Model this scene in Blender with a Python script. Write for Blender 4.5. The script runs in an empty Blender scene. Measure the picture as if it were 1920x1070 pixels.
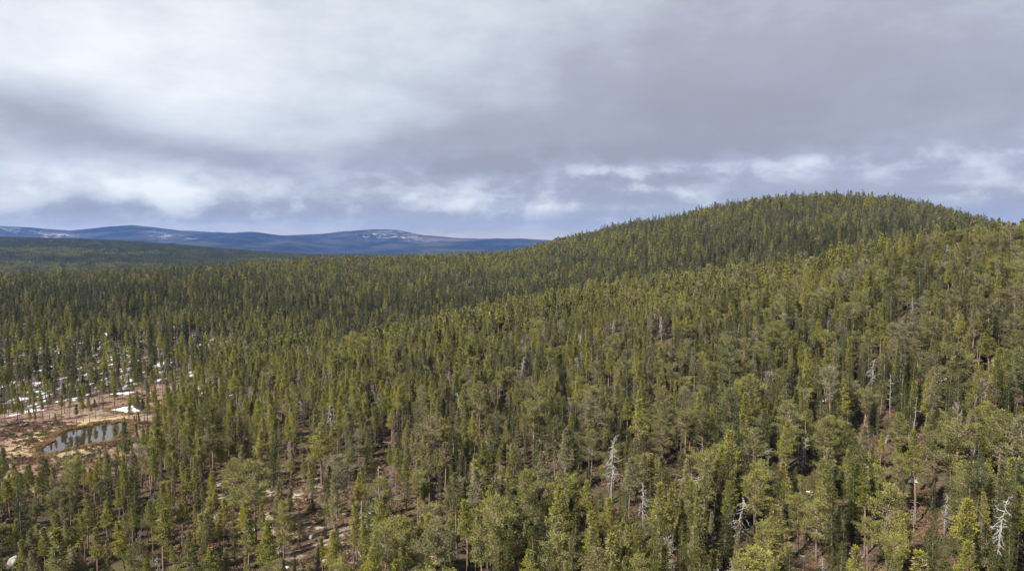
import bpy, math, random
import numpy as np
from mathutils import Vector

scene = bpy.context.scene
rad = math.radians

# ------------------------------------------------------------------ camera
F = 1297.0                      # focal length in pixels of the 1920 px wide photograph
PITCH = math.atan(75.0 / F)     # the camera looks a little below the horizon
CAMZ = 80.0
cam_data = bpy.data.cameras.new("camera")
cam = bpy.data.objects.new("camera", cam_data)
scene.collection.objects.link(cam)
cam.location = (0, 0, CAMZ)
cam.rotation_euler = (math.pi / 2 - PITCH, 0, 0)
cam_data.sensor_width = 36.0
cam_data.lens = 36.0 * F / 1920.0
cam_data.clip_start = 1.0
cam_data.clip_end = 60000.0
scene.camera = cam

# ------------------------------------------------------------------ colour management
scene.view_settings.view_transform = 'Standard'
scene.view_settings.look = 'None'
scene.view_settings.gamma = 1.0
scene.view_settings.exposure = 1.42
scene.view_settings.use_curve_mapping = False
scene.cycles.use_denoising = True
scene.cycles.max_bounces = 6
scene.cycles.diffuse_bounces = 3
scene.cycles.glossy_bounces = 2
scene.cycles.transmission_bounces = 3
scene.cycles.volume_bounces = 1
scene.cycles.transparent_max_bounces = 4
scene.cycles.use_adaptive_sampling = True
scene.cycles.adaptive_threshold = 0.012

# ------------------------------------------------------------------ sun
SUN_EL, SUN_AZ = rad(42), rad(-132)     # azimuth measured from +Y towards +X
sd = Vector((math.sin(SUN_AZ) * math.cos(SUN_EL), math.cos(SUN_AZ) * math.cos(SUN_EL), math.sin(SUN_EL)))
sun_data = bpy.data.lights.new("sun", 'SUN')
sun_data.energy = 5.0
sun_data.angle = rad(1.5)
sun_data.color = (1.0, 0.94, 0.84)
sun = bpy.data.objects.new("sun", sun_data)
sun.rotation_euler = (-sd).to_track_quat('-Z', 'Y').to_euler()
sun.location = (-300, -100, 400)
scene.collection.objects.link(sun)

# ------------------------------------------------------------------ node helpers
class NT:
    """small expression helper on a node tree"""
    def __init__(self, nt):
        self.nt = nt; self.n = nt.nodes; self.l = nt.links
    def put(self, sock, v):
        if v is None: return
        if isinstance(v, (int, float)):
            sock.default_value = v
        elif isinstance(v, (tuple, list)):
            v = tuple(v)
            if len(v) == 3 and sock.type == 'RGBA': v = v + (1.0,)
            sock.default_value = v
        else:
            self.l.new(v, sock)
    def m(self, op, a, b=None, c=None, clamp=False):
        n = self.n.new('ShaderNodeMath'); n.operation = op; n.use_clamp = clamp
        self.put(n.inputs[0], a); self.put(n.inputs[1], b)
        if c is not None: self.put(n.inputs[2], c)
        return n.outputs[0]
    def mix(self, fac, a, b, mode='MIX'):
        n = self.n.new('ShaderNodeMix'); n.data_type = 'RGBA'; n.blend_type = mode
        self.put(n.inputs[0], fac); self.put(n.inputs[6], a); self.put(n.inputs[7], b)
        return n.outputs[2]
    def noise(self, vec, scale, detail=4, rough=0.55, dist=0.0, dims='3D'):
        n = self.n.new('ShaderNodeTexNoise'); n.noise_dimensions = dims
        if vec is not None: self.l.new(vec, n.inputs['Vector'])
        n.inputs['Scale'].default_value = scale; n.inputs['Detail'].default_value = detail
        n.inputs['Roughness'].default_value = rough; n.inputs['Distortion'].default_value = dist
        return n.outputs['Fac']
    def ss(self, x, lo, hi):
        n = self.n.new('ShaderNodeMapRange'); n.interpolation_type = 'SMOOTHSTEP'
        self.put(n.inputs[0], x); self.put(n.inputs[1], lo); self.put(n.inputs[2], hi)
        return n.outputs[0]
    def comb(self, x, y, z):
        n = self.n.new('ShaderNodeCombineXYZ')
        for i, v in enumerate((x, y, z)): self.put(n.inputs[i], v)
        return n.outputs[0]
    def attr(self, name):
        n = self.n.new('ShaderNodeAttribute'); n.attribute_name = name
        return n.outputs['Fac']

# ------------------------------------------------------------------ world: high sky with a layered cloud deck
world = bpy.data.worlds.new("World"); scene.world = world
world.use_nodes = True
W = NT(world.node_tree); W.n.clear()
out = W.n.new('ShaderNodeOutputWorld'); bg = W.n.new('ShaderNodeBackground')
W.l.new(bg.outputs[0], out.inputs[0])
SKY_STRENGTH = 0.0530
bg.inputs[1].default_value = SKY_STRENGTH
sky = W.n.new('ShaderNodeTexSky'); sky.sky_type = 'NISHITA'; sky.sun_disc = False
sky.sun_elevation = SUN_EL; sky.sun_rotation = SUN_AZ
tc = W.n.new('ShaderNodeTexCoord'); sep = W.n.new('ShaderNodeSeparateXYZ')
W.l.new(tc.outputs['Generated'], sep.inputs[0])
dx, dy, dz = sep.outputs
az = W.m('ARCTAN2', dx, dy)
el = W.m('ARCSINE', dz)
elp = W.m('MAXIMUM', el, 0.0)
den = W.m('ADD', W.m('MAXIMUM', dz, 0.0), 0.22)
px_ = W.m('DIVIDE', dx, den); py_ = W.m('DIVIDE', dy, den)
P = W.comb(px_, py_, 0.0)
Pang = W.comb(W.m('MULTIPLY', az, 1.0), 0.0, W.m('MULTIPLY', el, 2.6))
warp = W.noise(Pang, 3.0, 3, 0.5)
warp2 = W.m('MULTIPLY', W.m('SUBTRACT', warp, 0.5), 0.16)
n_edge = W.noise(W.comb(az, 0.0, W.m('MULTIPLY', el, 2.0)), 12.0, 6, 0.55, 0.08)
edge = W.ss(n_edge, 0.36, 0.66)
edge_n = W.m('SUBTRACT', 1.0, edge)
def blob(u, v, su, sv, tilt=0.0, gain=1.0, torn=0):
    """a wide soft patch of the cloud deck centred on a direction"""
    a0 = math.atan((u - 960) / F); e0 = math.atan((460 - v) / F * math.cos(a0))
    sa, se = su / F, sv / F
    x = W.m('SUBTRACT', W.m('ADD', az, warp2), a0)
    y = W.m('SUBTRACT', W.m('ADD', el, W.m('MULTIPLY', warp2, 0.35)), e0)
    c, s = math.cos(tilt), math.sin(tilt)
    xr = W.m('DIVIDE', W.m('ADD', W.m('MULTIPLY', x, c), W.m('MULTIPLY', y, s)), sa)
    yr = W.m('DIVIDE', W.m('SUBTRACT', W.m('MULTIPLY', y, c), W.m('MULTIPLY', x, s)), se)
    q = W.m('ADD', W.m('MULTIPLY', xr, xr), W.m('MULTIPLY', yr, yr))
    g = W.m('POWER', 2.718, W.m('MULTIPLY', q, -0.5))
    if torn: g = W.m('MULTIPLY', g, edge if torn > 0 else edge_n)
    return W.m('MULTIPLY', g, gain)
n_big = W.noise(P, 1.1, 5, 0.52, 0.1)
n_mid = W.noise(P, 3.4, 6, 0.55, 0.1)
n_low = W.noise(W.comb(W.m('MULTIPLY', az, 1.0), 0.0, W.m('MULTIPLY', el, 2.2)), 8.0, 8, 0.60, 0.05)
tone = W.m('ADD', 0.56, W.m('MULTIPLY', W.m('SUBTRACT', n_big, 0.5), 0.55))
tone = W.m('ADD', tone, W.m('MULTIPLY', W.m('SUBTRACT', n_mid, 0.5), 0.30))
tone = W.m('ADD', tone, W.m('MULTIPLY', W.m('SUBTRACT', n_low, 0.5), 0.48))
BLOBS = [(60, 70, 330, 130, 0, .22), (520, 150, 480, 130, 0, .20), (860, 30, 300, 140, 0, .08),
         (1330, 260, 520, 80, 0, -.42), (1500, 110, 520, 120, 0, -.26), (960, 330, 210, 34, 0.0, -.36, -1), (960, 300, 260, 34, 0.0, -.20),
         (290, 275, 300, 28, -0.24, -.34), (30, 240, 160, 40, 0, -.18), (110, 340, 220, 26, 0, .24, 1),
         (600, 360, 330, 20, 0, .20, 1), (600, 360, 330, 20, 0, .10), (700, 250, 200, 40, 0, .06), (1480, 314, 330, 20, 0, .50, 1), (1240, 365, 120, 24, -0.4, .48, 1),
         (1000, 385, 190, 16, 0, .40, 1), (1700, 368, 300, 18, 0, -.22), (1880, 240, 120, 30, 0, .16, 1), (1900, 345, 90, 14, 0, .50, 1),
         (420, 428, 700, 14, 0, -.12), (120, 392, 260, 14, 0, -.26, -1), (1890, 20, 160, 80, 0, .16), (470, 396, 200, 12, 0, -.30, -1), (620, 405, 500, 8, 0, -.14, -1), (1250, 420, 300, 12, 0, -.15, -1)]
for b in BLOBS:
    tone = W.m('ADD', tone, blob(*b))
ramp = W.n.new('ShaderNodeValToRGB'); W.l.new(tone, ramp.inputs[0])
cr = ramp.color_ramp
cr.elements[0].position = 0.0; cr.elements[0].color = (0.255, 0.262, 0.30, 1)
cr.elements[1].position = 1.0; cr.elements[1].color = (0.66, 0.69, 0.71, 1)
e = cr.elements.new(0.33); e.color = (0.305, 0.322, 0.375, 1)
e = cr.elements.new(0.62); e.color = (0.445, 0.48, 0.53, 1)
# thin openings near the horizon let a little pale blue sky through
hole = W.m('MULTIPLY', W.ss(W.noise(W.comb(az, 0.0, W.m('MULTIPLY', el, 9.0)), 5.5, 4, 0.5), 0.56, 0.70),
           W.m('ADD', blob(640, 375, 300, 14, 0, 1.0), blob(1000, 372, 160, 12, 0, 0.8)), clamp=True)
skycol = W.mix(1.0, sky.outputs[0], (0.9, 0.95, 1.0), 'MULTIPLY')
deck = W.mix(1.0, ramp.outputs[0], (10, 10, 10), 'MULTIPLY')
both = W.mix(W.m('MULTIPLY', hole, 0.55), deck, skycol)
low = W.ss(el, 0.11, 0.0)
both = W.mix(low, both, W.mix(1.0, both, (1.02, 0.97, 0.76), 'MULTIPLY'))
low2 = W.ss(el, 0.045, 0.0)
both = W.mix(low2, both, W.mix(1.0, both, (1.22, 1.06, 0.80), 'MULTIPLY'))
W.l.new(both, bg.inputs[0])

# ------------------------------------------------------------------ terrain
VH = 460.0
COLS = {   # image column -> (depth, ground height relative to the camera)
    0:   [(60,-62),(110,-62),(140,-60),(180,-62),(215,-66),(260,-67),(310,-67),(350,-65),(450,-62),(600,-56),(850,-47),(1100,-75),(1500,-90),(1900,-62),(2300,-42),(2800,-10),(3150,34),(3600,0),(5000,-60),(7000,-65)],
    160: [(60,-62),(110,-62),(150,-60),(185,-62),(215,-66),(260,-67),(310,-67),(350,-65),(450,-61),(600,-55),(850,-45),(1100,-73),(1550,-88),(2000,-62),(2400,-40),(2800,-12),(3150,24),(3600,-5),(5000,-60),(7000,-65)],
    300: [(60,-62),(110,-61),(150,-60),(200,-62),(240,-66.5),(270,-67),(320,-67),(360,-65),(450,-60),(600,-53),(880,-41),(1150,-68),(1600,-85),(2000,-66),(2400,-45),(3150,2),(3600,-30),(5000,-62),(7000,-66)],
    450: [(60,-61),(140,-60),(200,-61),(270,-61),(320,-64),(380,-66),(450,-64),(600,-56),(1000,-39),(1250,-60),(1700,-82),(2400,-62),(3200,-32),(3700,-50),(5000,-66),(7000,-68)],
    600: [(60,-61),(140,-60),(200,-60),(280,-59),(340,-61),(400,-73),(480,-75),(600,-66),(900,-43),(1200,-37),(1450,-52),(2000,-80),(3000,-66),(3500,-64),(5000,-70),(7000,-70)],
    780: [(60,-61),(140,-60),(200,-59),(280,-56),(380,-53),(450,-70),(530,-73),(650,-60),(900,-40),(1250,-34),(1500,-52),(2200,-80),(3500,-72),(5000,-72),(7000,-72)],
    960: [(60,-61),(140,-60),(200,-58),(300,-53),(400,-46),(470,-47),(550,-67),(640,-62),(900,-37),(1250,-31),(1600,-60),(2500,-75),(5000,-76),(7000,-76)],
    1080:[(60,-61),(140,-60),(190,-57),(300,-47),(400,-40),(490,-41),(570,-59),(700,-45),(900,-22),(1250,3),(1500,-20),(2500,-75),(5000,-76),(7000,-76)],
    1200:[(60,-61),(140,-59),(180,-56),(230,-51),(300,-43),(400,-37),(500,-35),(590,-48),(700,-30),(900,-2),(1150,34),(1400,5),(2500,-70),(5000,-76),(7000,-76)],
    1140:[(60,-61),(140,-59),(180,-57),(230,-53),(300,-45),(400,-39),(495,-38),(585,-54),(700,-37),(900,-12),(1180,15),(1400,-8),(2500,-72),(5000,-76),(7000,-76)],
    1260:[(60,-61),(140,-59),(180,-55),(230,-50),(300,-41),(400,-34),(490,-32),(575,-44),(700,-24),(900,3),(1130,29),(1400,4),(2500,-70),(5000,-76),(7000,-76)],
    1300:[(60,-60),(140,-58),(180,-54),(230,-48),(300,-39),(400,-31),(480,-30),(565,-43),(700,-18),(900,17),(1110,42),(1400,8),(2500,-70),(5000,-76),(7000,-76)],
    1350:[(60,-60),(140,-58),(180,-54),(230,-47),(300,-37),(400,-29),(470,-28),(560,-42),(700,-14),(900,27),(1090,51),(1350,15),(2500,-70),(5000,-76)],
    1500:[(60,-60),(140,-57),(180,-52),(230,-43),(300,-31),(400,-22),(450,-21),(540,-32),(650,-10),(850,36),(980,57),(1300,30),(2500,-70),(5000,-76)],
    1620:[(60,-59),(140,-56),(180,-50),(230,-38),(300,-22),(360,-15),(430,-15),(520,-34),(650,0),(850,39),(980,56),(1300,20),(2500,-70),(5000,-76)],
    1700:[(60,-58),(140,-55),(180,-48),(230,-34),(300,-17),(350,-10),(430,-12),(520,-32),(650,4),(850,38),(980,48),(1300,10),(2500,-70),(5000,-76)],
    1800:[(60,-57),(140,-53),(180,-44),(230,-30),(300,-12),(350,-5),(420,-9),(520,-26),(650,2),(950,29),(1300,-4),(2500,-70),(5000,-76)],
    1920:[(60,-56),(140,-50),(180,-41),(230,-27),(300,-10),(350,-3),(420,-7),(520,-22),(650,-6),(950,2),(1300,-30),(2500,-70),(5000,-76)],
    2300:[(60,-54),(140,-46),(180,-36),(230,-22),(300,-6),(350,-2),(450,-6),(650,-2),(950,-5),(1300,-30),(2500,-70),(5000,-76)],
}
us = np.array(sorted(COLS)); ss_ = (us - 960) / F
NL = 260
LD = np.linspace(math.log(40), math.log(12000), NL)
tab0 = np.array([np.interp(LD, np.log([p[0] for p in COLS[u]]), [p[1] for p in COLS[u]]) for u in us])
NS = 160
SG = np.linspace(-1.6, 1.6, NS)
tab = np.array([np.interp(SG, ss_, tab0[:, j]) for j in range(NL)]).T
def gsm(a, sig, axis):
    r = int(3 * sig) + 1; k = np.exp(-0.5 * (np.arange(-r, r + 1) / sig) ** 2); k /= k.sum()
    pad = [(0, 0), (0, 0)]; pad[axis] = (r, r)
    p = np.pad(a, pad, mode='edge')
    return sum(k[i] * np.take(p, range(i, i + a.shape[axis]), axis=axis) for i in range(2 * r + 1))
tab = gsm(gsm(tab, 1.5, 0), 1.6, 1)

_rs = np.random.RandomState(5)
_perm = _rs.rand(256, 256)
def vnoise(x, y):
    xi = np.floor(x).astype(int); yi = np.floor(y).astype(int)
    fx = x - xi; fy = y - yi
    fx = fx * fx * (3 - 2 * fx); fy = fy * fy * (3 - 2 * fy)
    g = lambda a, b: _perm[a % 256, b % 256]
    return (g(xi, yi) * (1 - fx) + g(xi + 1, yi) * fx) * (1 - fy) + (g(xi, yi + 1) * (1 - fx) + g(xi + 1, yi + 1) * fx) * fy
def fbm(x, y, o=4, seed=0):
    r = 0; a = 0.5
    for i in range(o):
        r = r + a * (vnoise(x * 2 ** i + 17.3 * i + seed * 31.7, y * 2 ** i + 9.1 * i - seed * 13.3) - 0.5); a *= 0.5
    return r
def sstep(x, a, b):
    t = np.clip((x - a) / (b - a), 0, 1); return t * t * (3 - 2 * t)

SIL = [(-600,440),(-300,436),(-100,432),(0,428),(60,430),(130,434),(190,429),(250,423),(300,429),(340,434),(400,438),(470,436),(530,443),(600,441),(650,435),(700,431),(745,432),(800,442),(850,447),(900,449),(930,448),(980,449),(1040,452),(1200,455),(1900,456),(2600,450)]
SILu = np.array([(a - 960) / F for a, b in SIL]); SILh = np.array([(VH + 1 - b) / F * 9000 for a, b in SIL])
POND_C = ((205 / 2 - 960) / F * 258 + 30, 258)
BOGZ = -67.0
def bogmask(x, y):
    s = x / np.maximum(y, 1); u = 960 + s * F
    near = np.interp(u, [-900, 0, 50, 150, 200, 250, 290, 330, 370], [164, 164, 166, 177, 185, 196, 220, 275, 325])
    farr = np.interp(u, [-900, 0, 100, 150, 230, 330, 400], [262, 276, 292, 300, 314, 335, 330])
    m = sstep(y, near - 4, near + 8) * (1 - sstep(y, farr - 5, farr + 5)) * (1 - sstep(u, 335, 370))
    return m
def terrain(x, y):
    x = np.asarray(x, float); y = np.asarray(y, float)
    r = np.hypot(x, y) + 1e-6; a = np.arctan2(x, y)
    ac = np.clip(a, -rad(57), rad(57))
    D = np.maximum(r * np.cos(ac), 41); s = np.clip(np.tan(ac), -1.59, 1.59)
    fi = (s + 1.6) / 3.2 * (NS - 1); fj = (np.log(np.minimum(D, 11999)) - LD[0]) / (LD[1] - LD[0])
    i = np.clip(fi.astype(int), 0, NS - 2); j = np.clip(fj.astype(int), 0, NL - 2)
    ti = fi - i; tj = fj - j
    h = (tab[i, j] * (1 - ti) + tab[i + 1, j] * ti) * (1 - tj) + (tab[i, j + 1] * (1 - ti) + tab[i + 1, j + 1] * ti) * tj
    back = sstep(np.abs(a), rad(60), rad(150))
    h = h * (1 - back) - 62 * back
    amp = sstep(r, 40, 90) * (1 - bogmask(x, y))
    amp_far = 1 - sstep(r, 2500, 4500)
    h = h + amp * (fbm(x / 45, y / 45, 4, 1) * 5.0 + fbm(x / 9, y / 9, 3, 2) * 1.6) * (0.35 + 0.65 * amp_far)
    h = h + amp * sstep(r, 400, 900) * fbm(x / 220, y / 220, 3, 3) * 14 * amp_far
    m = np.interp(s, SILu, SILh) + fbm(s * 26, s * 0 + 3, 3, 8) * 26
    Dc = 9000 + 500 * fbm(s * 6, s * 0, 2, 4)
    up = np.where(D < Dc, np.exp(-((D - Dc) / 1250.0) ** 2), np.exp(-((D - Dc) / 2500.0) ** 2))
    h = h + up * (m + 72)
    face = np.exp(-((D - 7300) / 1100.0) ** 2)
    h = h + face * (40 + fbm(x / 1300, y / 1500, 4, 6) * 270)
    bm = bogmask(x, y)
    h = h * (1 - bm) + BOGZ * bm
    return CAMZ + h

cp, sp = math.cos(PITCH), math.sin(PITCH)
def project(x, y, z):
    zz = z - CAMZ
    d = y * cp - zz * sp; up = y * sp + zz * cp
    return 960 + F * x / d, 535 - F * up / d, d
def ray(u, v):
    a, b = (u - 960) / F, (535 - v) / F
    return np.array([a, cp + b * sp, -sp + b * cp])
def ground_at(u, v, tmin=60):
    d = ray(u, v)
    t = tmin * 1.0035 ** np.arange(1500)
    X, Y, Z = d[0] * t, d[1] * t, CAMZ + d[2] * t
    below = Z < terrain(X, Y)
    k = int(np.argmax(below)) if below.any() else len(t) - 1
    return float(X[k]), float(Y[k]), float(terrain(X[k], Y[k]))
def on_level(u, v, z):
    d = ray(u, v); t = (z - CAMZ) / d[2]
    return d[0] * t, d[1] * t

# ------------------------------------------------------------------ materials
def material(name):
    m = bpy.data.materials.new(name); m.use_nodes = True
    m.node_tree.nodes.clear()
    N = NT(m.node_tree)
    o = N.n.new('ShaderNodeOutputMaterial')
    return m, N, o
def principled(N, o, col, rough=0.85, spec=0.3, bump=None, bstr=0.3, bdist=0.1):
    p = N.n.new('ShaderNodeBsdfPrincipled')
    N.put(p.inputs['Base Color'], col); N.put(p.inputs['Roughness'], rough)
    N.put(p.inputs['Specular IOR Level'], spec)
    if bump is not None:
        b = N.n.new('ShaderNodeBump'); b.inputs['Strength'].default_value = bstr
        b.inputs['Distance'].default_value = bdist
        N.l.new(bump, b.inputs['Height']); N.l.new(b.outputs[0], p.inputs['Normal'])
    N.l.new(p.outputs[0], o.inputs[0]); return p
def geo_pos(N):
    return N.n.new('ShaderNodeNewGeometry').outputs['Position']
def obj_rand(N):
    return N.n.new('ShaderNodeObjectInfo').outputs['Random']

def needle_material(name, dark, mid, light, grey):
    """conifer needles: colour differs from tree to tree and from spray to spray, thin enough to glow a little"""
    m, N, o = material(name)
    pos = geo_pos(N); r = obj_rand(N)
    r2 = N.m('FRACT', N.m('MULTIPLY', r, 17.31))
    a = N.mix(N.ss(r, 0.15, 0.95), mid, light)
    r3 = N.m('FRACT', N.m('MULTIPLY', r, 91.7))
    a = N.mix(N.m('MULTIPLY', N.ss(r3, 0.86, 0.93), 0.75), a, (0.155, 0.125, 0.082))
    a = N.mix(N.m('MULTIPLY', N.ss(r3, 0.16, 0.05), 0.6), a, (0.058, 0.080, 0.042))
    a = N.mix(N.ss(r2, 0.72, 1.0), a, grey)
    a = N.mix(N.ss(r2, 0.22, 0.0), a, dark)
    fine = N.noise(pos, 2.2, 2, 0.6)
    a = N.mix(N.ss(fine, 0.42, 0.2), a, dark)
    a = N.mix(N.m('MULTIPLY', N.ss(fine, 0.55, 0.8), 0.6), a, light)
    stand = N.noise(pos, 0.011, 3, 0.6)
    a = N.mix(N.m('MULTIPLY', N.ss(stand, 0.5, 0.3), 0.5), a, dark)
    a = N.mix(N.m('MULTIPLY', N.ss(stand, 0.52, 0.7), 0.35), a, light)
    d = N.n.new('ShaderNodeBsdfDiffuse'); N.l.new(a, d.inputs[0])
    t = N.n.new('ShaderNodeBsdfTranslucent'); N.l.new(a, t.inputs[0])
    mx = N.n.new('ShaderNodeMixShader'); mx.inputs[0].default_value = 0.40
    N.l.new(d.outputs[0], mx.inputs[1]); N.l.new(t.outputs[0], mx.inputs[2])
    N.l.new(mx.outputs[0], o.inputs[0])
    return m
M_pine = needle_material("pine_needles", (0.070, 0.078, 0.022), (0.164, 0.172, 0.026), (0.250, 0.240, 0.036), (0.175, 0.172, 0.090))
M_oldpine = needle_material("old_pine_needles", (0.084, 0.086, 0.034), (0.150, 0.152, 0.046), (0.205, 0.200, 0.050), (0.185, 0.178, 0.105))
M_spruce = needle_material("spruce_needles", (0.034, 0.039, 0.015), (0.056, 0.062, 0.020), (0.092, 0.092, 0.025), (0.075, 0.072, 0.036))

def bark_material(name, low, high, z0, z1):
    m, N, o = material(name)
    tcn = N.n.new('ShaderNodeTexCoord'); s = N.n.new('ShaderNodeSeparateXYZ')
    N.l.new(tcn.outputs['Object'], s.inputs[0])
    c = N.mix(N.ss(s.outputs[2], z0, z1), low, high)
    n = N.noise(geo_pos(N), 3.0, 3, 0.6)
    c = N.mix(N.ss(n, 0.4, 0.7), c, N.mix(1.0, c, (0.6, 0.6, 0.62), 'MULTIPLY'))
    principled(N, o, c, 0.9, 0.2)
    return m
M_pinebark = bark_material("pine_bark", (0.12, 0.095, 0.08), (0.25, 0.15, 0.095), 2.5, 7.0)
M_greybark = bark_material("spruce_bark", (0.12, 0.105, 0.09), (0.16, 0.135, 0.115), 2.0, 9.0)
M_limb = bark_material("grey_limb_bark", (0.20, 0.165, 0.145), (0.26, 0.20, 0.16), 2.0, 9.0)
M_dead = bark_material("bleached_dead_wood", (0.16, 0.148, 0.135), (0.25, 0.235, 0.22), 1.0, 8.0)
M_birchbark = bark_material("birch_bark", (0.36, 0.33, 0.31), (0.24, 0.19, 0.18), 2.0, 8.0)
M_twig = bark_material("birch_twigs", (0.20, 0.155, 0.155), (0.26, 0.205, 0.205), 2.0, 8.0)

# ground of the forest: heather and bilberry, lichen, moss, bog grass, old snow
m, N, o = material("forest_ground"); pos = geo_pos(N)
n1 = N.noise(pos, 0.35, 5, 0.65); n2 = N.noise(pos, 1.3, 5, 0.7); n3 = N.noise(pos, 0.06, 4, 0.6)
c = N.mix(N.ss(n1, 0.38, 0.62), (0.034, 0.026, 0.016), (0.080, 0.050, 0.034))
c = N.mix(N.m('MULTIPLY', N.ss(n2, 0.52, 0.68), 0.8), c, (0.16, 0.125, 0.09))
c = N.mix(N.m('MULTIPLY', N.ss(n3, 0.45, 0.6), 0.65), c, (0.055, 0.052, 0.020))
c = N.mix(N.m('MULTIPLY', N.attr('lichen'), N.ss(n1, 0.62, 0.40)), c, (0.095, 0.056, 0.036))
lich = N.m('MULTIPLY', N.ss(N.m('ADD', n1, N.m('MULTIPLY', n2, 0.5)), 0.77, 0.85), N.attr('lichen'), clamp=True)
c = N.mix(lich, c, (0.27, 0.235, 0.17))
bogc = N.mix(N.ss(N.noise(pos, 0.10, 5, 0.65), 0.40, 0.60), (0.225, 0.165, 0.115), (0.165, 0.10, 0.078))
bogc = N.mix(N.ss(N.noise(pos, 0.45, 6, 0.75), 0.46, 0.62), bogc, (0.10, 0.055, 0.042))
bogc = N.mix(N.m('MULTIPLY', N.attr('strand'), N.ss(N.noise(pos, 0.5, 5, 0.7), 0.35, 0.5)), bogc, (0.34, 0.26, 0.15))
c = N.mix(N.attr('bog'), c, bogc)
vm_ = N.n.new('ShaderNodeVectorMath'); vm_.operation = 'MULTIPLY'; N.l.new(pos, vm_.inputs[0]); vm_.inputs[1].default_value = (1.0, 0.30, 1.0)
snow = N.m('MULTIPLY', N.ss(N.noise(vm_.outputs[0], 0.20, 6, 0.72, 0.3), 0.555, 0.59), N.attr('snowy'), clamp=True)
c = N.mix(snow, c, (0.60, 0.62, 0.66))
principled(N, o, c, 0.92, 0.15, N.noise(pos, 1.1, 6, 0.75), 0.9, 0.6)
M_ground = m

m, N, o = material("far_forest_ground"); pos = geo_pos(N)
n1 = N.noise(pos, 0.0022, 5, 0.6); n2 = N.noise(pos, 0.02, 4, 0.7)
c = N.mix(N.ss(n1, 0.40, 0.62), (0.008, 0.011, 0.013), (0.032, 0.033, 0.028))
c = N.mix(N.m('MULTIPLY', N.ss(n2, 0.45, 0.7), 0.5), c, (0.022, 0.026, 0.018))
c = N.mix(N.attr('brown'), c, (0.085, 0.058, 0.045))
sn = N.m('MULTIPLY', N.ss(N.noise(pos, 0.012, 5, 0.85), 0.50, 0.62), N.attr('snowy'), clamp=True)
c = N.mix(sn, c, (0.34, 0.31, 0.29))
principled(N, o, c, 0.95, 0.05)
M_far = m

m, N, o = material("granite"); pos = geo_pos(N)
n1 = N.noise(pos, 0.9, 5, 0.65); n2 = N.noise(pos, 5.0, 4, 0.7)
c = N.mix(N.ss(n1, 0.42, 0.62), (0.13, 0.125, 0.12), (0.30, 0.28, 0.24))
c = N.mix(N.ss(n2, 0.5, 0.7), c, (0.17, 0.165, 0.12))
principled(N, o, c, 0.9, 0.25, n2, 0.5, 0.1); M_rock = m
m, N, o = material("lichen_rock"); pos = geo_pos(N)
n1 = N.noise(pos, 0.7, 6, 0.7); n2 = N.noise(pos, 3.0, 5, 0.7)
c = N.mix(N.ss(n1, 0.40, 0.60), (0.12, 0.10, 0.075), (0.30, 0.26, 0.19))
c = N.mix(N.ss(n2, 0.52, 0.66), c, (0.11, 0.07, 0.05))
principled(N, o, c, 0.95, 0.1, n2, 0.8, 0.2); M_lichen = m
m, N, o = material("old_snow"); pos = geo_pos(N)
n1 = N.noise(pos, 1.2, 5, 0.7)
c = N.mix(N.ss(n1, 0.52, 0.66), (0.66, 0.68, 0.72), (0.30, 0.27, 0.24))
principled(N, o, c, 0.6, 0.3, n1, 0.4, 0.2); M_snow = m
m, N, o = material("pond_water"); pos = geo_pos(N)
p = principled(N, o, (0.022, 0.014, 0.007), 0.03, 0.5, N.noise(pos, 0.8, 2, 0.5), 0.05, 0.02)
p.inputs['IOR'].default_value = 1.45; M_water = m
m, N, o = material("heath_twigs"); r = obj_rand(N)
c = N.mix(r, (0.085, 0.045, 0.032), (0.15, 0.105, 0.06))
c = N.mix(N.ss(N.noise(geo_pos(N), 0.09, 3, 0.6), 0.5, 0.65), c, (0.06, 0.065, 0.025))
principled(N, o, c, 0.9, 0.1); M_heath = m

# ------------------------------------------------------------------ mesh building
class MB:
    def __init__(self):
        self.v = []; self.f = []; self.n = 0; self.mi = []
    def add(self, v, f, mi=0):
        v = np.asarray(v, float); f = np.asarray(f, int)
        self.v.append(v); self.f.append(f + self.n); self.mi.append(np.full(len(f), mi)); self.n += len(v)
    def mesh(self, name, mats):
        me = bpy.data.meshes.new(name)
        V = np.concatenate(self.v).astype(np.float32)
        me.vertices.add(len(V)); me.vertices.foreach_set('co', V.ravel())
        tot = sum(f.size for f in self.f); cnt = sum(len(f) for f in self.f)
        me.loops.add(tot); me.polygons.add(cnt)
        me.loops.foreach_set('vertex_index', np.concatenate([f.ravel() for f in self.f]).astype(np.int32))
        st = np.concatenate([np.full(len(f), f.shape[1]) for f in self.f])
        me.polygons.foreach_set('loop_start', np.concatenate([[0], np.cumsum(st)[:-1]]).astype(np.int32))
        me.polygons.foreach_set('material_index', np.concatenate(self.mi).astype(np.int32))
        for mm in mats: me.materials.append(mm)
        me.update(calc_edges=True)
        return me
def tube(mb, pts, radii, sides=5, mi=0):
    pts = np.asarray(pts, float); n = len(pts)
    t = np.gradient(pts, axis=0); t /= np.linalg.norm(t, axis=1)[:, None] + 1e-9
    ref = np.array([0.13, 0.97, 0.21]) if abs(t[0][1]) < 0.8 else np.array([1.0, 0.1, 0.0])
    a = np.cross(t, ref); a /= np.linalg.norm(a, axis=1)[:, None] + 1e-9
    b = np.cross(t, a)
    ang = np.linspace(0, 2 * math.pi, sides, endpoint=False)
    V = pts[:, None] + np.asarray(radii)[:, None, None] * (np.cos(ang)[None, :, None] * a[:, None] + np.sin(ang)[None, :, None] * b[:, None])
    i = np.arange(n - 1)[:, None] * sides; k = np.arange(sides)[None]; k2 = (k + 1) % sides
    f = np.stack([i + k, i + k2, i + sides + k2, i + sides + k], -1).reshape(-1, 4)
    mb.add(V.reshape(-1, 3), f, mi)
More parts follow.
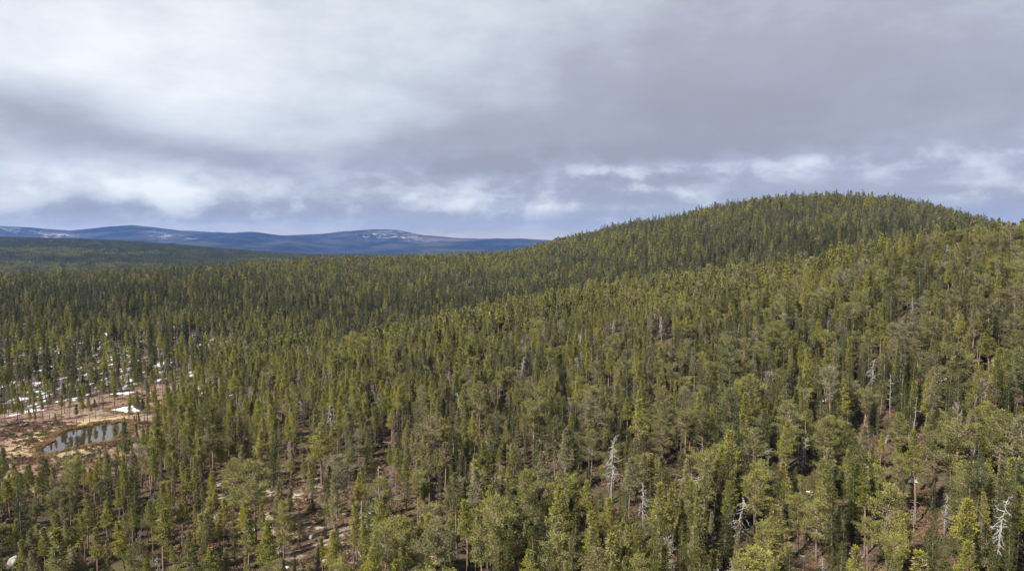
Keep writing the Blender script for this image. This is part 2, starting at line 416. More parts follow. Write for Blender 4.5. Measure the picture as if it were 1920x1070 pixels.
def sprays(mb, rs, centers, spread, per, size, mi=0, upbias=0.5, flat=0.5, out=None, width=0.3):
    """needle sprays: small pointed quads around each centre"""
    C = np.repeat(np.asarray(centers, float), per, 0)
    n = len(C)
    sp_ = np.repeat(np.asarray(spread, float) if np.ndim(spread) else np.full(len(centers), spread), per)
    off = rs.randn(n, 3); off /= np.linalg.norm(off, axis=1)[:, None]
    off *= (rs.rand(n, 1) ** 0.5)
    off[:, 2] *= flat
    C = C + off * sp_[:, None]
    d = off * 1.0 + rs.randn(n, 3) * 0.45
    if out is not None: d += np.repeat(out, per, 0) * 0.7
    d[:, 2] += upbias
    d /= np.linalg.norm(d, axis=1)[:, None]
    w = np.cross(d, rs.randn(n, 3) * .55 + [0, 0, 1.0]); w /= np.linalg.norm(w, axis=1)[:, None] + 1e-9
    L = size * (0.6 + 0.8 * rs.rand(n, 1)); Wd = L * width
    V = np.stack([C - w * Wd * 0.35, C + d * L * 0.55 - w * Wd, C + d * L, C + d * L * 0.5 + w * Wd], 1)
    mb.add(V.reshape(-1, 3), np.arange(4 * n).reshape(-1, 4), mi)

def bent_path(rs, p0, d, L, n, curl=0.0, wob=0.08):
    p = [np.array(p0, float)]; d = np.array(d, float); d /= np.linalg.norm(d)
    for i in range(n):
        d = d + rs.randn(3) * wob; d[2] += curl; d /= np.linalg.norm(d)
        p.append(p[-1] + d * L / n)
    return np.array(p)

def make_pine(seed, H, base, width, style, detail=1.0, deadlimbs=6):
    """returns three builders: trunk, limbs, crown. style: 'slim', 'oval', 'broad', 'flat'"""
    rs = np.random.RandomState(seed)
    T, B, C = MB(), MB(), MB()
    lean = rs.randn(2) * 0.012 * H
    def axis(z):
        t = z / H
        return np.array([lean[0] * t * t + 0.12 * math.sin(t * 5 + seed), lean[1] * t * t + 0.12 * math.cos(t * 4 + seed), z])
    zs = np.linspace(-0.6, H * 0.97, 9)
    r0 = 0.011 * H + 0.03 + (0.05 if style in ('broad', 'flat') else 0)
    tube(T, [axis(z) for z in zs], [r0 * (1 - 0.86 * max(0, z) / H) for z in zs], 6)
    n = int({'slim': 78, 'oval': 80, 'broad': 58, 'flat': 40}[style] * (1 if detail > 0.6 else 0.5))
    cen, spr, outs = [], [], []
    for i in range(n):
        t = (i + rs.rand()) / n                       # 0 crown base, 1 top
        z = H * (base + (1 - base) * t * 0.98)
        if style == 'slim': prof = (1 - t) ** 0.95 * 1.12 * (0.50 + 0.5 * min(1, t * 4 + .3))
        elif style == 'oval': prof = math.sqrt(max(0, 1 - (t * 1.1 - 0.15) ** 2)) * (1 - t ** 2 * 0.80)
        elif style == 'broad': prof = math.sqrt(max(0.04, 1 - (t - 0.35) ** 2 * 1.7)) * (1 - t ** 7 * 0.5)
        else: prof = 0.25 + 0.95 * t if t < 0.8 else 1.0 - (t - 0.8) * 2.0
        L = width * 0.5 * prof * (0.72 + 0.5 * rs.rand())
        if rs.rand() < (0.16 if style in ('slim', 'oval') else 0.3): L *= 0.4
        if style in ('broad', 'flat') and rs.rand() < .22: L *= 1.25
        a = i * 2.399 + rs.randn() * 0.5
        rise = {'slim': 0.35, 'oval': 0.25, 'broad': 0.12, 'flat': 0.18}[style] + 0.5 * t * t
        d = np.array([math.cos(a), math.sin(a), rise])
        path = bent_path(rs, axis(z), d, max(L, 0.25), 4, 0.05, 0.10 if style in ('slim', 'oval') else 0.2)
        rb = 0.018 + 0.016 * L
        if detail > 0.6:
            tube(B, path, [rb, rb * .8, rb * .6, rb * .45, rb * .25], 4)
        k = max(2, int(L / (0.42 if style in ('broad', 'flat') else 0.36)))
        for j in range(k):
            q = 0.42 + 0.62 * (j + 0.5) / k if style in ('broad', 'flat') else 0.28 + 0.75 * (j + .5) / k
            q = min(q, 1.02)
            pp = path[0] + (path[-1] - path[0]) * q
            idx = min(3, int(q * 4)); pp = path[idx] + (path[min(idx + 1, 4)] - path[idx]) * min(1, q * 4 - idx)
            side = np.array([-math.sin(a), math.cos(a), 0]) * rs.randn() * 0.28 * L * 0.5
            cen.append(pp + side + np.array([0, 0, 0.06])); outs.append([math.cos(a) * .7, math.sin(a) * .7, 0.25])
            spr.append(0.20 + 0.09 * L + 0.07 * rs.rand() if style in ('slim', 'oval') else 0.38 + 0.10 * L)
    top = axis(H * 0.97)
    for k in range(4): cen.append(top + [0, 0, -0.32 * k + .35]); spr.append(0.10 + .07 * k if style in ('slim', 'oval') else .3); outs.append([0, 0, 1])
    cen, spr, outs = np.array(cen), np.array(spr), np.array(outs)
    inner = cen * [.55, .55, 1] + [0, 0, -.15]
    if detail > 0.6: sprays(B, rs, inner[::2], spr[::2], 5, 0.5, 0, 0.2, 0.7, outs[::2], 0.045)
    elif detail > .25: sprays(B, rs, inner[::3], spr[::3], 4, 0.7, 0, 0.2, 0.7, outs[::3], 0.12)
    else: sprays(B, rs, inner[::6], spr[::6], 3, 1.0, 0, 0.2, 0.7, outs[::6], 0.16)
    if detail > 0.6: sprays(C, rs, cen, spr, int((26 if style in ('broad', 'flat') else 16) * detail), 0.25, 0, 0.45, 0.5, outs, 0.20)
    elif detail > 0.25: sprays(C, rs, cen, spr * 1.0, 7, 0.50, 0, 0.45, 0.6, outs, 0.24)
    else: sprays(C, rs, cen[::-2], spr[::-2] * 1.1, 5, 0.85, 0, 0.6, 0.7, outs[::-2], 0.28)
    if detail > 0.6:
        for i in range(deadlimbs):
            z = H * (base * (0.35 + 0.65 * rs.rand())); a = rs.rand() * 6.28
            tube(B, bent_path(rs, axis(z), [math.cos(a), math.sin(a), -0.1 + .4 * rs.rand()], width * (0.15 + 0.2 * rs.rand()), 3, -0.04, 0.15), [0.03, .024, .018, .01], 3)
    return T, B, C

def make_spruce(seed, H, width, detail=1.0):
    rs = np.random.RandomState(seed)
    T, B, C = MB(), MB(), MB()
    zs = np.linspace(-0.6, H * 0.98, 7)
    tube(T, [[0.06 * math.sin(z + seed), 0.06 * math.cos(z * .8), z] for z in zs], [(0.011 * H + .03) * (1 - 0.93 * max(0, z) / H) for z in zs], 6)
    n = int(H * (7.0 if detail > .6 else 3.5))
    cen, spr, outs = [], [], []
    ragged = 0.75 + 0.4 * rs.rand()
    for i in range(n):
        t = (i + rs.rand()) / n
        z = H * (0.07 + 0.92 * t)
        L = width * 0.5 * ((1 - t) ** 0.62 * (0.6 + 0.4 * min(1, t * 5))) * (0.65 + 0.55 * rs.rand() * ragged) + 0.12
        a = i * 2.399 + rs.randn() * 0.4
        droop = -0.55 + 0.75 * t
        path = bent_path(rs, [0, 0, z], [math.cos(a), math.sin(a), droop], L, 3, 0.06, 0.06)
        if detail > 0.6 and i % 2: tube(B, path, [0.02 + .008 * L, .018, .012, .006], 3)
        k = max(1, int(L / 0.33))
        for j in range(k):
            q = (j + 0.7) / k; pp = path[0] + (path[-1] - path[0]) * q
            cen.append(pp - [0, 0, 0.05]); spr.append(0.20 + 0.10 * L); outs.append([math.cos(a), math.sin(a), -0.35])
    cen.append([0, 0, H * .98]); spr.append(.12); outs.append([0, 0, 2])
    cen, spr, outs = np.array(cen), np.array(spr), np.array(outs)
    if detail > 0.6: sprays(C, rs, cen, spr, int(21 * detail), 0.23, 0, -0.12, 0.75, outs, 0.18)
    elif detail > .25: sprays(C, rs, cen, spr * 1.1, 8, 0.55, 0, -0.1, 0.8, outs, 0.3)
    else: sprays(C, rs, cen[::-2], spr[::-2] * 1.1, 5, 0.75, 0, 0.0, 0.9, outs[::-2], 0.30)
    return T, B, C

def make_snag(seed, H, style='snag'):
    rs = np.random.RandomState(seed)
    T, B, C = MB(), MB(), MB()
    zs = np.linspace(-0.6, H, 9); bx_, by_ = rs.randn(2) * 0.06
    ax = lambda z: np.array([bx_ * z * z / H * 1.2 + 0.1 * math.sin(z), by_ * z * z / H + 0.08 * math.cos(z * 1.3), z])
    tube(T, [ax(z) for z in zs], [((0.008 * H + .03) if style == 'pole' else (0.013 * H + .05)) * (1 - 0.8 * max(0, z) / H) for z in zs], 6)
    n = {'snag': 34, 'tee': 9, 'pole': 12}[style]
    lo = {'snag': .28, 'tee': .86, 'pole': .3}[style]
    for i in range(n):
        t = (i + rs.rand()) / n; z = H * (lo + (1 - lo) * t); a = i * 2.399 + rs.randn() * .4
        L = {'snag': 0.23 * H * (1 - t * .65), 'tee': 0.26 * H, 'pole': 0.07 * H}[style] * (0.5 + rs.rand() * .8)
        p = bent_path(rs, ax(z), [math.cos(a), math.sin(a), 0.25 - .6 * rs.rand()], L, 6, -0.10 if style == 'snag' else 0.0, 0.24)
        tube(B, p, [.075, .065, .055, .045, .035, .025, .012], 4)
        for k in range(4 if style != 'pole' else 1):
            q = rs.randint(1, 6); d = (p[q] - p[q - 1]); d = d / np.linalg.norm(d) + rs.randn(3) * .8
            tube(B, bent_path(rs, p[q], d, L * (0.2 + .3 * rs.rand()), 3, -0.08, 0.3), [.04, .03, .022, .01], 3)
    return T, B, C

def make_birch(seed, H):
    rs = np.random.RandomState(seed)
    T, B, C = MB(), MB(), MB()
    zs = np.linspace(-0.5, H * .95, 8); q = rs.randn(2) * .05
    ax = lambda z: np.array([q[0] * z + .1 * math.sin(z), q[1] * z + .1 * math.cos(z), z])
    tube(T, [ax(z) for z in zs], [(0.008 * H + .03) * (1 - .85 * max(0, z) / H) for z in zs], 5)
    for i in range(34):
        t = (i + rs.rand()) / 34; z = H * (.2 + .75 * t); a = i * 2.399
        L = H * .22 * (1 - t * .7) * (.6 + .6 * rs.rand())
        p = bent_path(rs, ax(z), [math.cos(a), math.sin(a), 1.1], L, 4, 0.05, .1)
        tube(B, p, [.03, .025, .02, .014, .008], 3)
        for k in range(16):
            s_ = 1 + rs.randint(4); d = (p[s_] - p[s_ - 1]) / L * 4 + rs.randn(3) * .55
            tube(C, bent_path(rs, p[s_], d, L * (.25 + .35 * rs.rand()), 2, -.02, .15), [.026, .02, .010], 3)
    return T, B, C

rs_g = np.random.RandomState(11)
VAR = {}     # kind -> list of dict(parts meshes, height, tags)
def variant(kind, tbc, mats, H, look):
    names = {'pine': ('trunk', 'limbs', 'crown'), 'spruce': ('trunk', 'limbs', 'crown'), 'snag': ('trunk', 'branches', None), 'birch': ('trunk', 'branches', 'twigs')}[kind]
    parts = []
    for b, nm, mt in zip(tbc, names, mats):
        if nm and b.v: parts.append((nm, b.mesh(nm, [mt])))
    VAR.setdefault(kind, []).append(dict(parts=parts, H=H, look=look, tbc=tbc, mats=mats))
PM = (M_pinebark, M_limb, M_pine); PO = (M_pinebark, M_limb, M_oldpine); SM = (M_greybark, M_greybark, M_spruce)
for sd_, H, b, w, st, look in [(1, 13, .50, 2.7, 'slim', 'slim pointed'), (2, 12, .44, 3.2, 'slim', 'cone-shaped'), (3, 14, .54, 3.1, 'oval', 'narrow oval'),
                         (4, 12.5, .42, 3.5, 'oval', 'full oval'), (5, 13.5, .40, 5.2, 'broad', 'broad round-topped'), (6, 12.5, .38, 5.8, 'broad', 'wide spreading'),
                         (7, 13, .55, 5.2, 'flat', 'flat-topped'), (8, 13, .58, 2.8, 'oval', 'thin high-crowned'), (9, 12, .32, 2.7, 'slim', 'slim low-branched'), (10, 13, .34, 4.6, 'broad', 'heavy rounded')]:
    variant('pine', make_pine(sd_, H, b, w, st), PO if st in ('broad', 'flat') else PM, H, look)
for sd_, H, w, look in [(21, 14, 2.5, 'tapering'), (22, 12, 1.7, 'very narrow'), (23, 15, 3.0, 'broad-skirted'), (24, 11, 1.9, 'thin ragged'), (25, 13, 2.3, 'dense pointed')]:
    variant('spruce', make_spruce(sd_, H, w), SM, H, look)
for sd_, H, st, look in [(31, 10, 'snag', 'curl-branched'), (32, 11, 'snag', 'many-branched'), (33, 9, 'tee', 'flat-topped bare'), (34, 11, 'pole', 'almost branchless'), (35, 9, 'snag', 'drooping')]:
    variant('snag', make_snag(sd_, H, st), (M_dead, M_dead, M_dead), H, look)
for sd_, H, look in [(41, 8, 'upright'), (42, 9, 'leaning'), (43, 7, 'bushy')]:
    variant('birch', make_birch(sd_, H), (M_birchbark, M_birchbark, M_twig), H, look)

# ------------------------------------------------------------------ helpers for objects
COL = scene.collection
def link(o): COL.objects.link(o); return o
def tag(o, label=None, cat=None, group=None, kind=None):
    for k, v in (('label', label), ('category', cat), ('group', group), ('kind', kind)):
        if v: o[k] = v
    return o

# ------------------------------------------------------------------ the ground
POND_PX = [(370,790),(440,755),(500,735),(490,695),(560,655),(640,625),(750,600),(880,580),(960,550),(1080,535),(1150,545),(1240,525),(1320,530),(1340,590),(1250,640),(1140,720),(820,790),(560,850),(430,900),(345,830)]
POOL_PX = [(1080,425),(1200,395),(1330,372),(1420,380),(1520,405),(1505,438),(1400,452),(1260,462),(1150,440)]
ICE_PX = [(1088,420),(1180,398),(1250,388),(1325,374),(1345,402),(1395,430),(1330,446),(1265,450),(1200,432)]
LEVEL = CAMZ + BOGZ
def outline(pts, z, n=6, jit=0.0, seed=0):
    P_ = np.array([on_level(a / 5.333, 690 + b / 5.333, z) for a, b in pts])
    out_ = []
    k = len(P_)
    for i in range(k):
        p0, p1, p2, p3 = P_[i - 1], P_[i], P_[(i + 1) % k], P_[(i + 2) % k]
        for j in range(n):
            t = j / n
            out_.append(0.5 * (2 * p1 + (p2 - p0) * t + (2 * p0 - 5 * p1 + 4 * p2 - p3) * t * t + (3 * p1 - p0 - 3 * p2 + p3) * t ** 3))
    out_ = np.array(out_)
    rr = np.random.RandomState(seed); out_ += rr.randn(*out_.shape) * jit
    return out_
pond_poly = outline(POND_PX, LEVEL, 8, 0.12, 3)
pool_poly = outline(POOL_PX, LEVEL, 8, 0.12, 4)
ice_poly = outline(ICE_PX, LEVEL, 8, 0.08, 5)
def inside(poly, x, y):
    x = np.asarray(x, float); y = np.asarray(y, float)
    c = np.zeros(np.broadcast(x, y).shape, bool)
    for i in range(len(poly)):
        x1, y1 = poly[i - 1]; x2, y2 = poly[i]
        cond = ((y1 > y) != (y2 > y)) & (x < (x2 - x1) * (y - y1) / (y2 - y1 + 1e-12) + x1)
        c ^= cond
    return c
def polydist(poly, x, y):
    d = np.full(np.shape(x), 1e9)
    for p in poly[::4]:
        d = np.minimum(d, np.hypot(x - p[0], y - p[1]))
    return d

def snowy(x, y):
    s = x / np.maximum(y, 1); u = 960 + s * F
    a = (1 - bogmask(x, y)) * sstep(y, 262, 290) * (1 - sstep(y, 560, 720)) * (1 - sstep(u, 390, 470)) 
    return a * (0.45 + 0.55 * sstep(vnoise(x / 40, y / 40), .3, .6))
def clearing(x, y):
    """open rocky ground on the near slope"""
    s = x / np.maximum(y, 1); u = 960 + s * F
    a = np.exp(-(((u - 590) / 150) ** 2 + ((y - 152) / 26) ** 2))
    b = np.exp(-(((u - 420) / 120) ** 2 + ((y - 160) / 16) ** 2)) * .8
    return np.clip(a + b, 0, 1)

def polar_ground(name, a0, a1, na, r0, r1, nr, mat, attrs):
    A = np.linspace(rad(a0), rad(a1), na); R = np.exp(np.linspace(math.log(r0), math.log(r1), nr))
    AA, RR = np.meshgrid(A, R)
    X, Y = RR * np.sin(AA), RR * np.cos(AA)
    Z = terrain(X, Y)
    mb = MB()
    V = np.stack([X, Y, Z], -1).reshape(-1, 3)
    i = np.arange(nr - 1)[:, None] * na; k = np.arange(na - 1)[None]
    f = np.stack([i + k, i + na + k, i + na + k + 1, i + k + 1], -1).reshape(-1, 4)[:, ::-1]
    mb.add(V, f)
    me = mb.mesh(name, [mat])
    for an, fn in attrs.items():
        at = me.attributes.new(an, 'FLOAT', 'POINT')
        at.data.foreach_set('value', fn(X, Y).astype(np.float32).ravel())
    me.polygons.foreach_set('use_smooth', np.ones(len(me.polygons), bool))
    ob = link(bpy.data.objects.new(name, me)); ob['kind'] = 'structure'
    return ob
def strand(x, y):
    d = polydist(pond_poly, x, y)
    s = x / np.maximum(y, 1); u = 960 + s * F
    return (1 - sstep(d, 4, 14 + 8 * fbm(x / 12, y / 12, 2, 9))) * sstep(y, 205, 230) * (1 - sstep(u, 190, 280)) * bogmask(x, y)
near_attr = dict(bog=lambda x, y: bogmask(x, y), strand=strand, snowy=snowy, lichen=lambda x, y: clearing(x, y) * 1.0 + 0.0)
polar_ground('ground', -50, 50, 560, 12, 3600, 520, M_ground, near_attr)
polar_ground('ground_beyond_view', 50, 310, 90, 12, 3600, 60, M_ground, near_attr)
def far_snow(x, y):
    u = 960 + F * x / y; r = np.zeros_like(x)
    for (uu, su, d0, sd0) in [(745, 62, 8300, 220), (310, 26, 8150, 260), (430, 36, 8800, 130), (100, 40, 8350, 200), (25, 18, 8500, 200), (760, 26, 8750, 160), (360, 12, 7800, 100)]:
        r = np.maximum(r, np.exp(-((u - uu) / su) ** 2 - ((y - d0) / sd0) ** 2) * 1.15)
    return np.clip(r, 0, 1)
def far_brown(x, y):
    u = 960 + F * x / y
    return np.exp(-((u - 850) / 70) ** 2 - ((y - 8350) / 250) ** 2) * .8 + np.exp(-((u - 30) / 60) ** 2 - ((y - 3000) / 200) ** 2) * .6
polar_ground('mountains', -50, 50, 700, 3600, 13000, 260, M_far, dict(snowy=far_snow, brown=far_brown))
polar_ground('far_land_beyond_view', 50, 310, 60, 3600, 13000, 30, M_far, dict(snowy=lambda x, y: x * 0, brown=lambda x, y: x * 0))

# ------------------------------------------------------------------ pond, pool and ice
def flat_sheet(name, poly, z, mat, thick=0.0):
    mb = MB(); c = poly.mean(0); n = len(poly)
    V = [[c[0], c[1], z]] + [[p[0], p[1], z] for p in poly]
    mb.add(V, [[0, 1 + i, 1 + (i + 1) % n] for i in range(n)])
    if thick:
        V = [[p[0], p[1], z] for p in poly] + [[p[0], p[1], z - thick] for p in poly]
        mb.add(V, [[i, i + n, (i + 1) % n + n, (i + 1) % n] for i in range(n)])
    return link(bpy.data.objects.new(name, mb.mesh(name, [mat])))
tag(flat_sheet('pond_water', pond_poly, LEVEL + 0.03, M_water), kind='structure')
tag(flat_sheet('pool_water', pool_poly, LEVEL + 0.03, M_water), kind='structure')
tag(flat_sheet('ice_sheet', ice_poly, LEVEL + 0.22, M_snow, 0.3), 'white melting ice sheet floating on the small dark pool above the pond', 'ice')

# ------------------------------------------------------------------ snow patches
def snow_patch(u, v, w, h, label, seed, group='old snow patches'):
    x, y, z = ground_at(u, v)
    rx = w / F * y / 2; ang = math.atan2(CAMZ - z, y); ry = h / F * y / 2 / max(0.12, math.sin(ang))
    rr = np.random.RandomState(seed); n, rings = 44, 6
    th = np.linspace(0, 2 * math.pi, n, endpoint=False)
    k = .82 + sum(rr.randn() * .22 / (q ** .4) * np.cos(q * th + rr.rand() * 6.3) for q in range(2, 12))
    k = np.clip(k, .22, 1.5)
    V = [[0, 0, 0.22]]; F_ = []
    for j in range(1, rings + 1):
        q = j / rings
        for i in range(n):
            lx, ly = rx * k[i] * q * math.cos(th[i]), ry * k[i] * q * math.sin(th[i])
            zz = float(terrain(x + lx, y + ly)) - z
            V.append([lx, ly, zz + 0.20 * (1 - q ** 3) + 0.03 * rr.randn() * (q < .9) - (0.12 if j == rings else 0)])
    mb = MB(); mb.add(V, [[0, 1 + i, 1 + (i + 1) % n] for i in range(n)])
    q_ = []
    for j in range(rings - 1):
        for i in range(n):
            a = 1 + j * n + i; b = 1 + j * n + (i + 1) % n
            q_.append([a, a + n, b + n, b])
    mb.f.append(np.array(q_)); mb.mi.append(np.zeros(len(q_), int))
    me = mb.mesh('snow_patch', [M_snow]); me.polygons.foreach_set('use_smooth', np.ones(len(me.polygons), bool))
    o_ = link(bpy.data.objects.new('snow_patch', me)); o_.location = (x, y, z)
    tag(o_, label, 'snow patch', group)
SNOW = [(95, 658, 44, 20, 'large white snow patch between the pines far above the pond'),
 (36, 748, 34, 12, 'snow patch at the left edge of the photo behind the bog'),
 (18, 718, 26, 16, 'uppermost snow patch at the left edge of the photo'),
 (138, 748, 38, 12, 'bright oblong snow patch on the bog edge above the pond'),
 (62, 770, 34, 8, 'low snow strip along the bog edge nearest the left border'),
 (62, 735, 34, 9, 'snow patch midway between the left border and the oblong patch'),
 (230, 737, 30, 7, 'thin snow strip at the bog edge above the ice sheet'),
 (242, 716, 12, 6, 'small snow spot in the dark spruces above the ice sheet'),
 (196, 627, 24, 9, 'upper snow patch among the trees left of the valley'),
 (264, 640, 24, 9, 'snow patch right of the upper one among the valley trees'),
 (303, 684, 34, 12, 'widest snow patch left of the near ridge edge'),
 (330, 678, 14, 6, 'small snow spot touching the near ridge edge'),
 (371, 648, 20, 7, 'rightmost snow patch of the valley behind the near ridge'),
 (180, 692, 16, 8, 'small snow patch between dark trunks above the bog'),
 (172, 668, 16, 6, 'small snow streak right of the large white patch'),
 (250, 662, 22, 8, 'broken snow patch halfway up the valley trees'),
 (66, 615, 18, 5, 'faint topmost snow streak near the left border'),
 (28, 778, 16, 5, 'lowest small snow spot at the left end of the bog edge'),
 (698, 952, 17, 10, 'white snow patch in the rocky clearing, lowest but one of four'),
 (694, 962, 14, 7, 'lowest white snow patch of four in the rocky clearing'),
 (702, 936, 12, 5, 'topmost white snow patch of four in the rocky clearing'),
 (718, 950, 6, 4, 'smallest white snow patch at the right of the rocky clearing'),
 (536, 1064, 12, 6, 'small snow patch at the bottom border of the rocky clearing'),
 (1712, 903, 20, 9, 'bright snow patch in a dark gap between right-hand pines'),
 (1655, 968, 12, 6, 'left one of two snow patches in the lower right gap'),
 (1680, 974, 13, 8, 'right one of two snow patches in the lower right gap'),
 (1760, 714, 34, 5, 'upper part of the long snow streak on the right slope'),
 (1795, 729, 44, 7, 'lower brighter part of the long snow streak on the right slope'),
 (1870, 765, 24, 4, 'thin snow streak close to the right border'),
 (1546, 750, 14, 6, 'small snow spot between tall trees on the right slope'),
 (1400, 895, 14, 6, 'small snow spot left of the bleached drooping snag'),
 (1520, 925, 18, 6, 'snow scraps under pines below the bleached drooping snag')]
for k, (u, v, w, h, lb) in enumerate(SNOW): snow_patch(u, v, w, h, lb, 100 + k)

# ------------------------------------------------------------------ rocks
def rock_mesh(seed, flat=0.6):
    import bmesh
    bm = bmesh.new(); bmesh.ops.create_icosphere(bm, subdivisions=3, radius=1.0)
    rr = np.random.RandomState(seed); ax = rr.randn(7, 3); ax /= np.linalg.norm(ax, axis=1)[:, None]; dd = .55 + .35 * rr.rand(7)
    for v_ in bm.verts:
        p = np.array(v_.co)
        for a, d in zip(ax, dd):
            q = p @ a
            if q > d: p = p - a * (q - d) * .9
        p *= 1 + .06 * math.sin(5 * p[0] + seed) * math.cos(4 * p[1] - seed)
        p[2] *= flat
        v_.co = p
    me = bpy.data.meshes.new('rock'); bm.to_mesh(me); bm.free(); return me
ROCKM = [rock_mesh(s_, f_) for s_, f_ in ((1, .7), (2, .6), (3, .8), (4, .55))]
SLABM = [rock_mesh(s_, f_) for s_, f_ in ((5, .22), (6, .18), (7, .25))]
for me in ROCKM: me.materials.append(M_rock)
for me in SLABM: me.materials.append(M_lichen)
def rock(u, v, w, name, label, me, cat, group, sink=.25):
    x, y, z = ground_at(u, v); s_ = w / F * y / 2 * (.95 if name == 'boulder' else .9)
    o_ = link(bpy.data.objects.new(name, me)); o_.location = (x, y, z + s_ * (.12 if name == 'boulder' else -.02)); rr = random.Random(u * 7 + v)
    o_.scale = (s_, s_ * (1.0 + .5 * rr.random()), s_); o_.rotation_euler = (rr.uniform(-.12, .12), rr.uniform(-.12, .12), rr.uniform(-.4, .4))
    tag(o_, label, cat, group)
BOULD = [(589, 1005, 21, 'dark grey boulder in the middle of the rocky clearing'), (606, 1052, 16, 'grey boulder with pale top near the bottom of the clearing'),
 (28, 1055, 26, 'large dark boulder in the bottom left corner'), (419, 884, 9, 'small pale boulder under trees left of the clearing'),
 (328, 912, 9, 'small pale boulder half hidden left of the lichen slab'), (398, 908, 8, 'pale stone just right of the half hidden boulder'),
 (510, 988, 10, 'grey stone between heather at the left of the clearing'), (665, 1022, 9, 'grey stone under the pale slab of the clearing'),
 (590, 968, 7, 'little grey stone near the top of the clearing'), (548, 1002, 8, 'low grey stone left of the dark boulder'),
 (480, 995, 9, 'rough grey stone on the left rim of the clearing'), (255, 985, 12, 'grey boulder under pines in the lower left forest'),
 (345, 1010, 13, 'mossy grey boulder beside thin trunks in the lower left forest'), (215, 1010, 10, 'round grey stone low in the left forest'),
 (985, 727, 7, 'pale boulder among trunks on the middle slope'), (752, 1015, 9, 'grey stone right of the clearing'),
 (640, 1048, 9, 'pale stone at the bottom rim of the clearing'), (445, 1028, 10, 'weathered grey stone at the lower left rim of the clearing'),
 (960, 735, 8, 'grey stone between dark trunks on the middle slope'), (1590, 470, 4, 'tiny pale stone on the hill face')]
for k, (u, v, w, lb) in enumerate(BOULD): rock(u, v, w, 'boulder', lb, ROCKM[k % 4], 'boulder', 'grey boulders')
SLABS = [(498, 975, 36, 'cream lichen slab on the left of the rocky clearing'), (627, 998, 34, 'pale lichen slab right of the dark boulder'),
 (690, 990, 44, 'cream lichen slab below the white snow patches'), (690, 1058, 60, 'broad cream lichen slab at the bottom of the clearing'),
 (425, 935, 46, 'long pale lichen slab at the upper left of the clearing'), (405, 910, 30, 'pale rock shelf under round pines left of the clearing'),
 (560, 925, 28, 'pale lichen slab at the top of the clearing'), (640, 1020, 26, 'low mossy slab in the lower clearing'),
 (520, 1035, 36, 'brown and cream slab at the lower left of the clearing'), (730, 1005, 26, 'cream slab at the right rim of the clearing'),
 (470, 958, 22, 'small cream slab above the left one of the clearing'), (600, 960, 26, 'heather-grown slab in the upper middle of the clearing'),
 (355, 1035, 34, 'low pale slab among trunks in the lower left forest'), (240, 955, 24, 'pale slab between trunks below the pond'),
 (300, 975, 22, 'thin pale slab in the left forest above the mossy boulder'), (780, 890, 22, 'pale slab beside the fallen logs')]
for k, (u, v, w, lb) in enumerate(SLABS): rock(u, v, w, 'rock_slab', lb, SLABM[k % 3], 'rock slab', 'lichen covered rock slabs')

# ------------------------------------------------------------------ fallen logs
def log_mesh(seed, L):
    rr = np.random.RandomState(seed); mb = MB()
    p = bent_path(rr, [-L / 2, 0, .12], [1, 0, .02], L, 6, 0, .03)
    tube(mb, p, np.linspace(.17, .05, 7), 6)
    me1 = mb.mesh('log', [M_dead]); mb2 = MB()
    for i in range(7):
        q = 1 + rr.randint(5); tube(mb2, bent_path(rr, p[q], [0.4, rr.randn(), .5 + .4 * rr.rand()], .6 + rr.rand(), 3, 0, .2), [.04, .03, .02, .01], 3)
    return me1, mb2.mesh('broken_branch', [M_dead])
LOGM = [log_mesh(s_, l_) for s_, l_ in ((1, 8), (2, 6), (3, 9))]
LOGS = [(735, 830, .1, 'upper of two pale fallen logs in the spruce gap'), (738, 836, -.1, 'lower of two pale fallen logs in the spruce gap'),
 (730, 935, -.5, 'short bleached log right of the white snow patches'), (690, 993, .05, 'dark fallen log below the white snow patches'),
 (545, 935, .9, 'slanting bleached log near the top of the clearing'), (680, 1055, -1.2, 'bleached log lying on the bottom cream slab'),
 (700, 814, -1.1, 'steep leaning pale log in the spruce gap'), (60, 985, .1, 'grey fallen trunks lowest in the left forest'),
 (1170, 985, -.4, 'brown fallen log under pines left of the tall snag'), (800, 880, .5, 'slanting fallen log above the dead-limbed pine'),
 (330, 800, .3, 'fallen log at the ridge edge right of the pond'), (640, 945, .2, 'thin fallen log in the middle of the clearing'),
 (1640, 930, .3, 'fallen log in the dark gap by the bright snow patch'), (100, 1000, .2, 'grey fallen trunk near the bottom left boulder')]
for k, (u, v, r_, lb) in enumerate(LOGS):
    x, y, z = ground_at(u, v); me1, me2 = LOGM[k % 3]
    o_ = link(bpy.data.objects.new('fallen_log', me1)); o_.location = (x, y, z + .1); o_.rotation_euler = (0, 0, r_)
    tag(o_, lb, 'log', 'fallen logs')
    b_ = link(bpy.data.objects.new('broken_branches', me2)); b_.parent = o_; b_['kind'] = 'stuff'

# ------------------------------------------------------------------ where trees stand
rs_t = np.random.RandomState(77)
def scatter(d0, d1, spacing):
    smax = 1.0
    xs = np.arange(-smax * d1 - 20, smax * d1 + 20, spacing); ys = np.arange(d0, d1, spacing)
    X, Y = np.meshgrid(xs, ys)
    X = X + (rs_t.rand(*X.shape) - .5) * spacing * 1.05; Y = Y + (rs_t.rand(*Y.shape) - .5) * spacing * 1.05
    X, Y = X.ravel(), Y.ravel()
    ok = np.abs(X) < 0.93 * Y + 45
    X, Y = X[ok], Y[ok]
    Z = terrain(X, Y)
    return X, Y, Z
X1, Y1, Z1 = scatter(78, 560, 3.35)
X2, Y2, Z2 = scatter(560, 1450, 4.1)
X, Y, Z = (np.concatenate(a) for a in ((X1, X2), (Y1, Y2), (Z1, Z2)))
U, V_, DD = project(X, Y, Z)
n = len(X)
dens = 0.82 + 0.9 * fbm(X / 14, Y / 14, 3, 12)
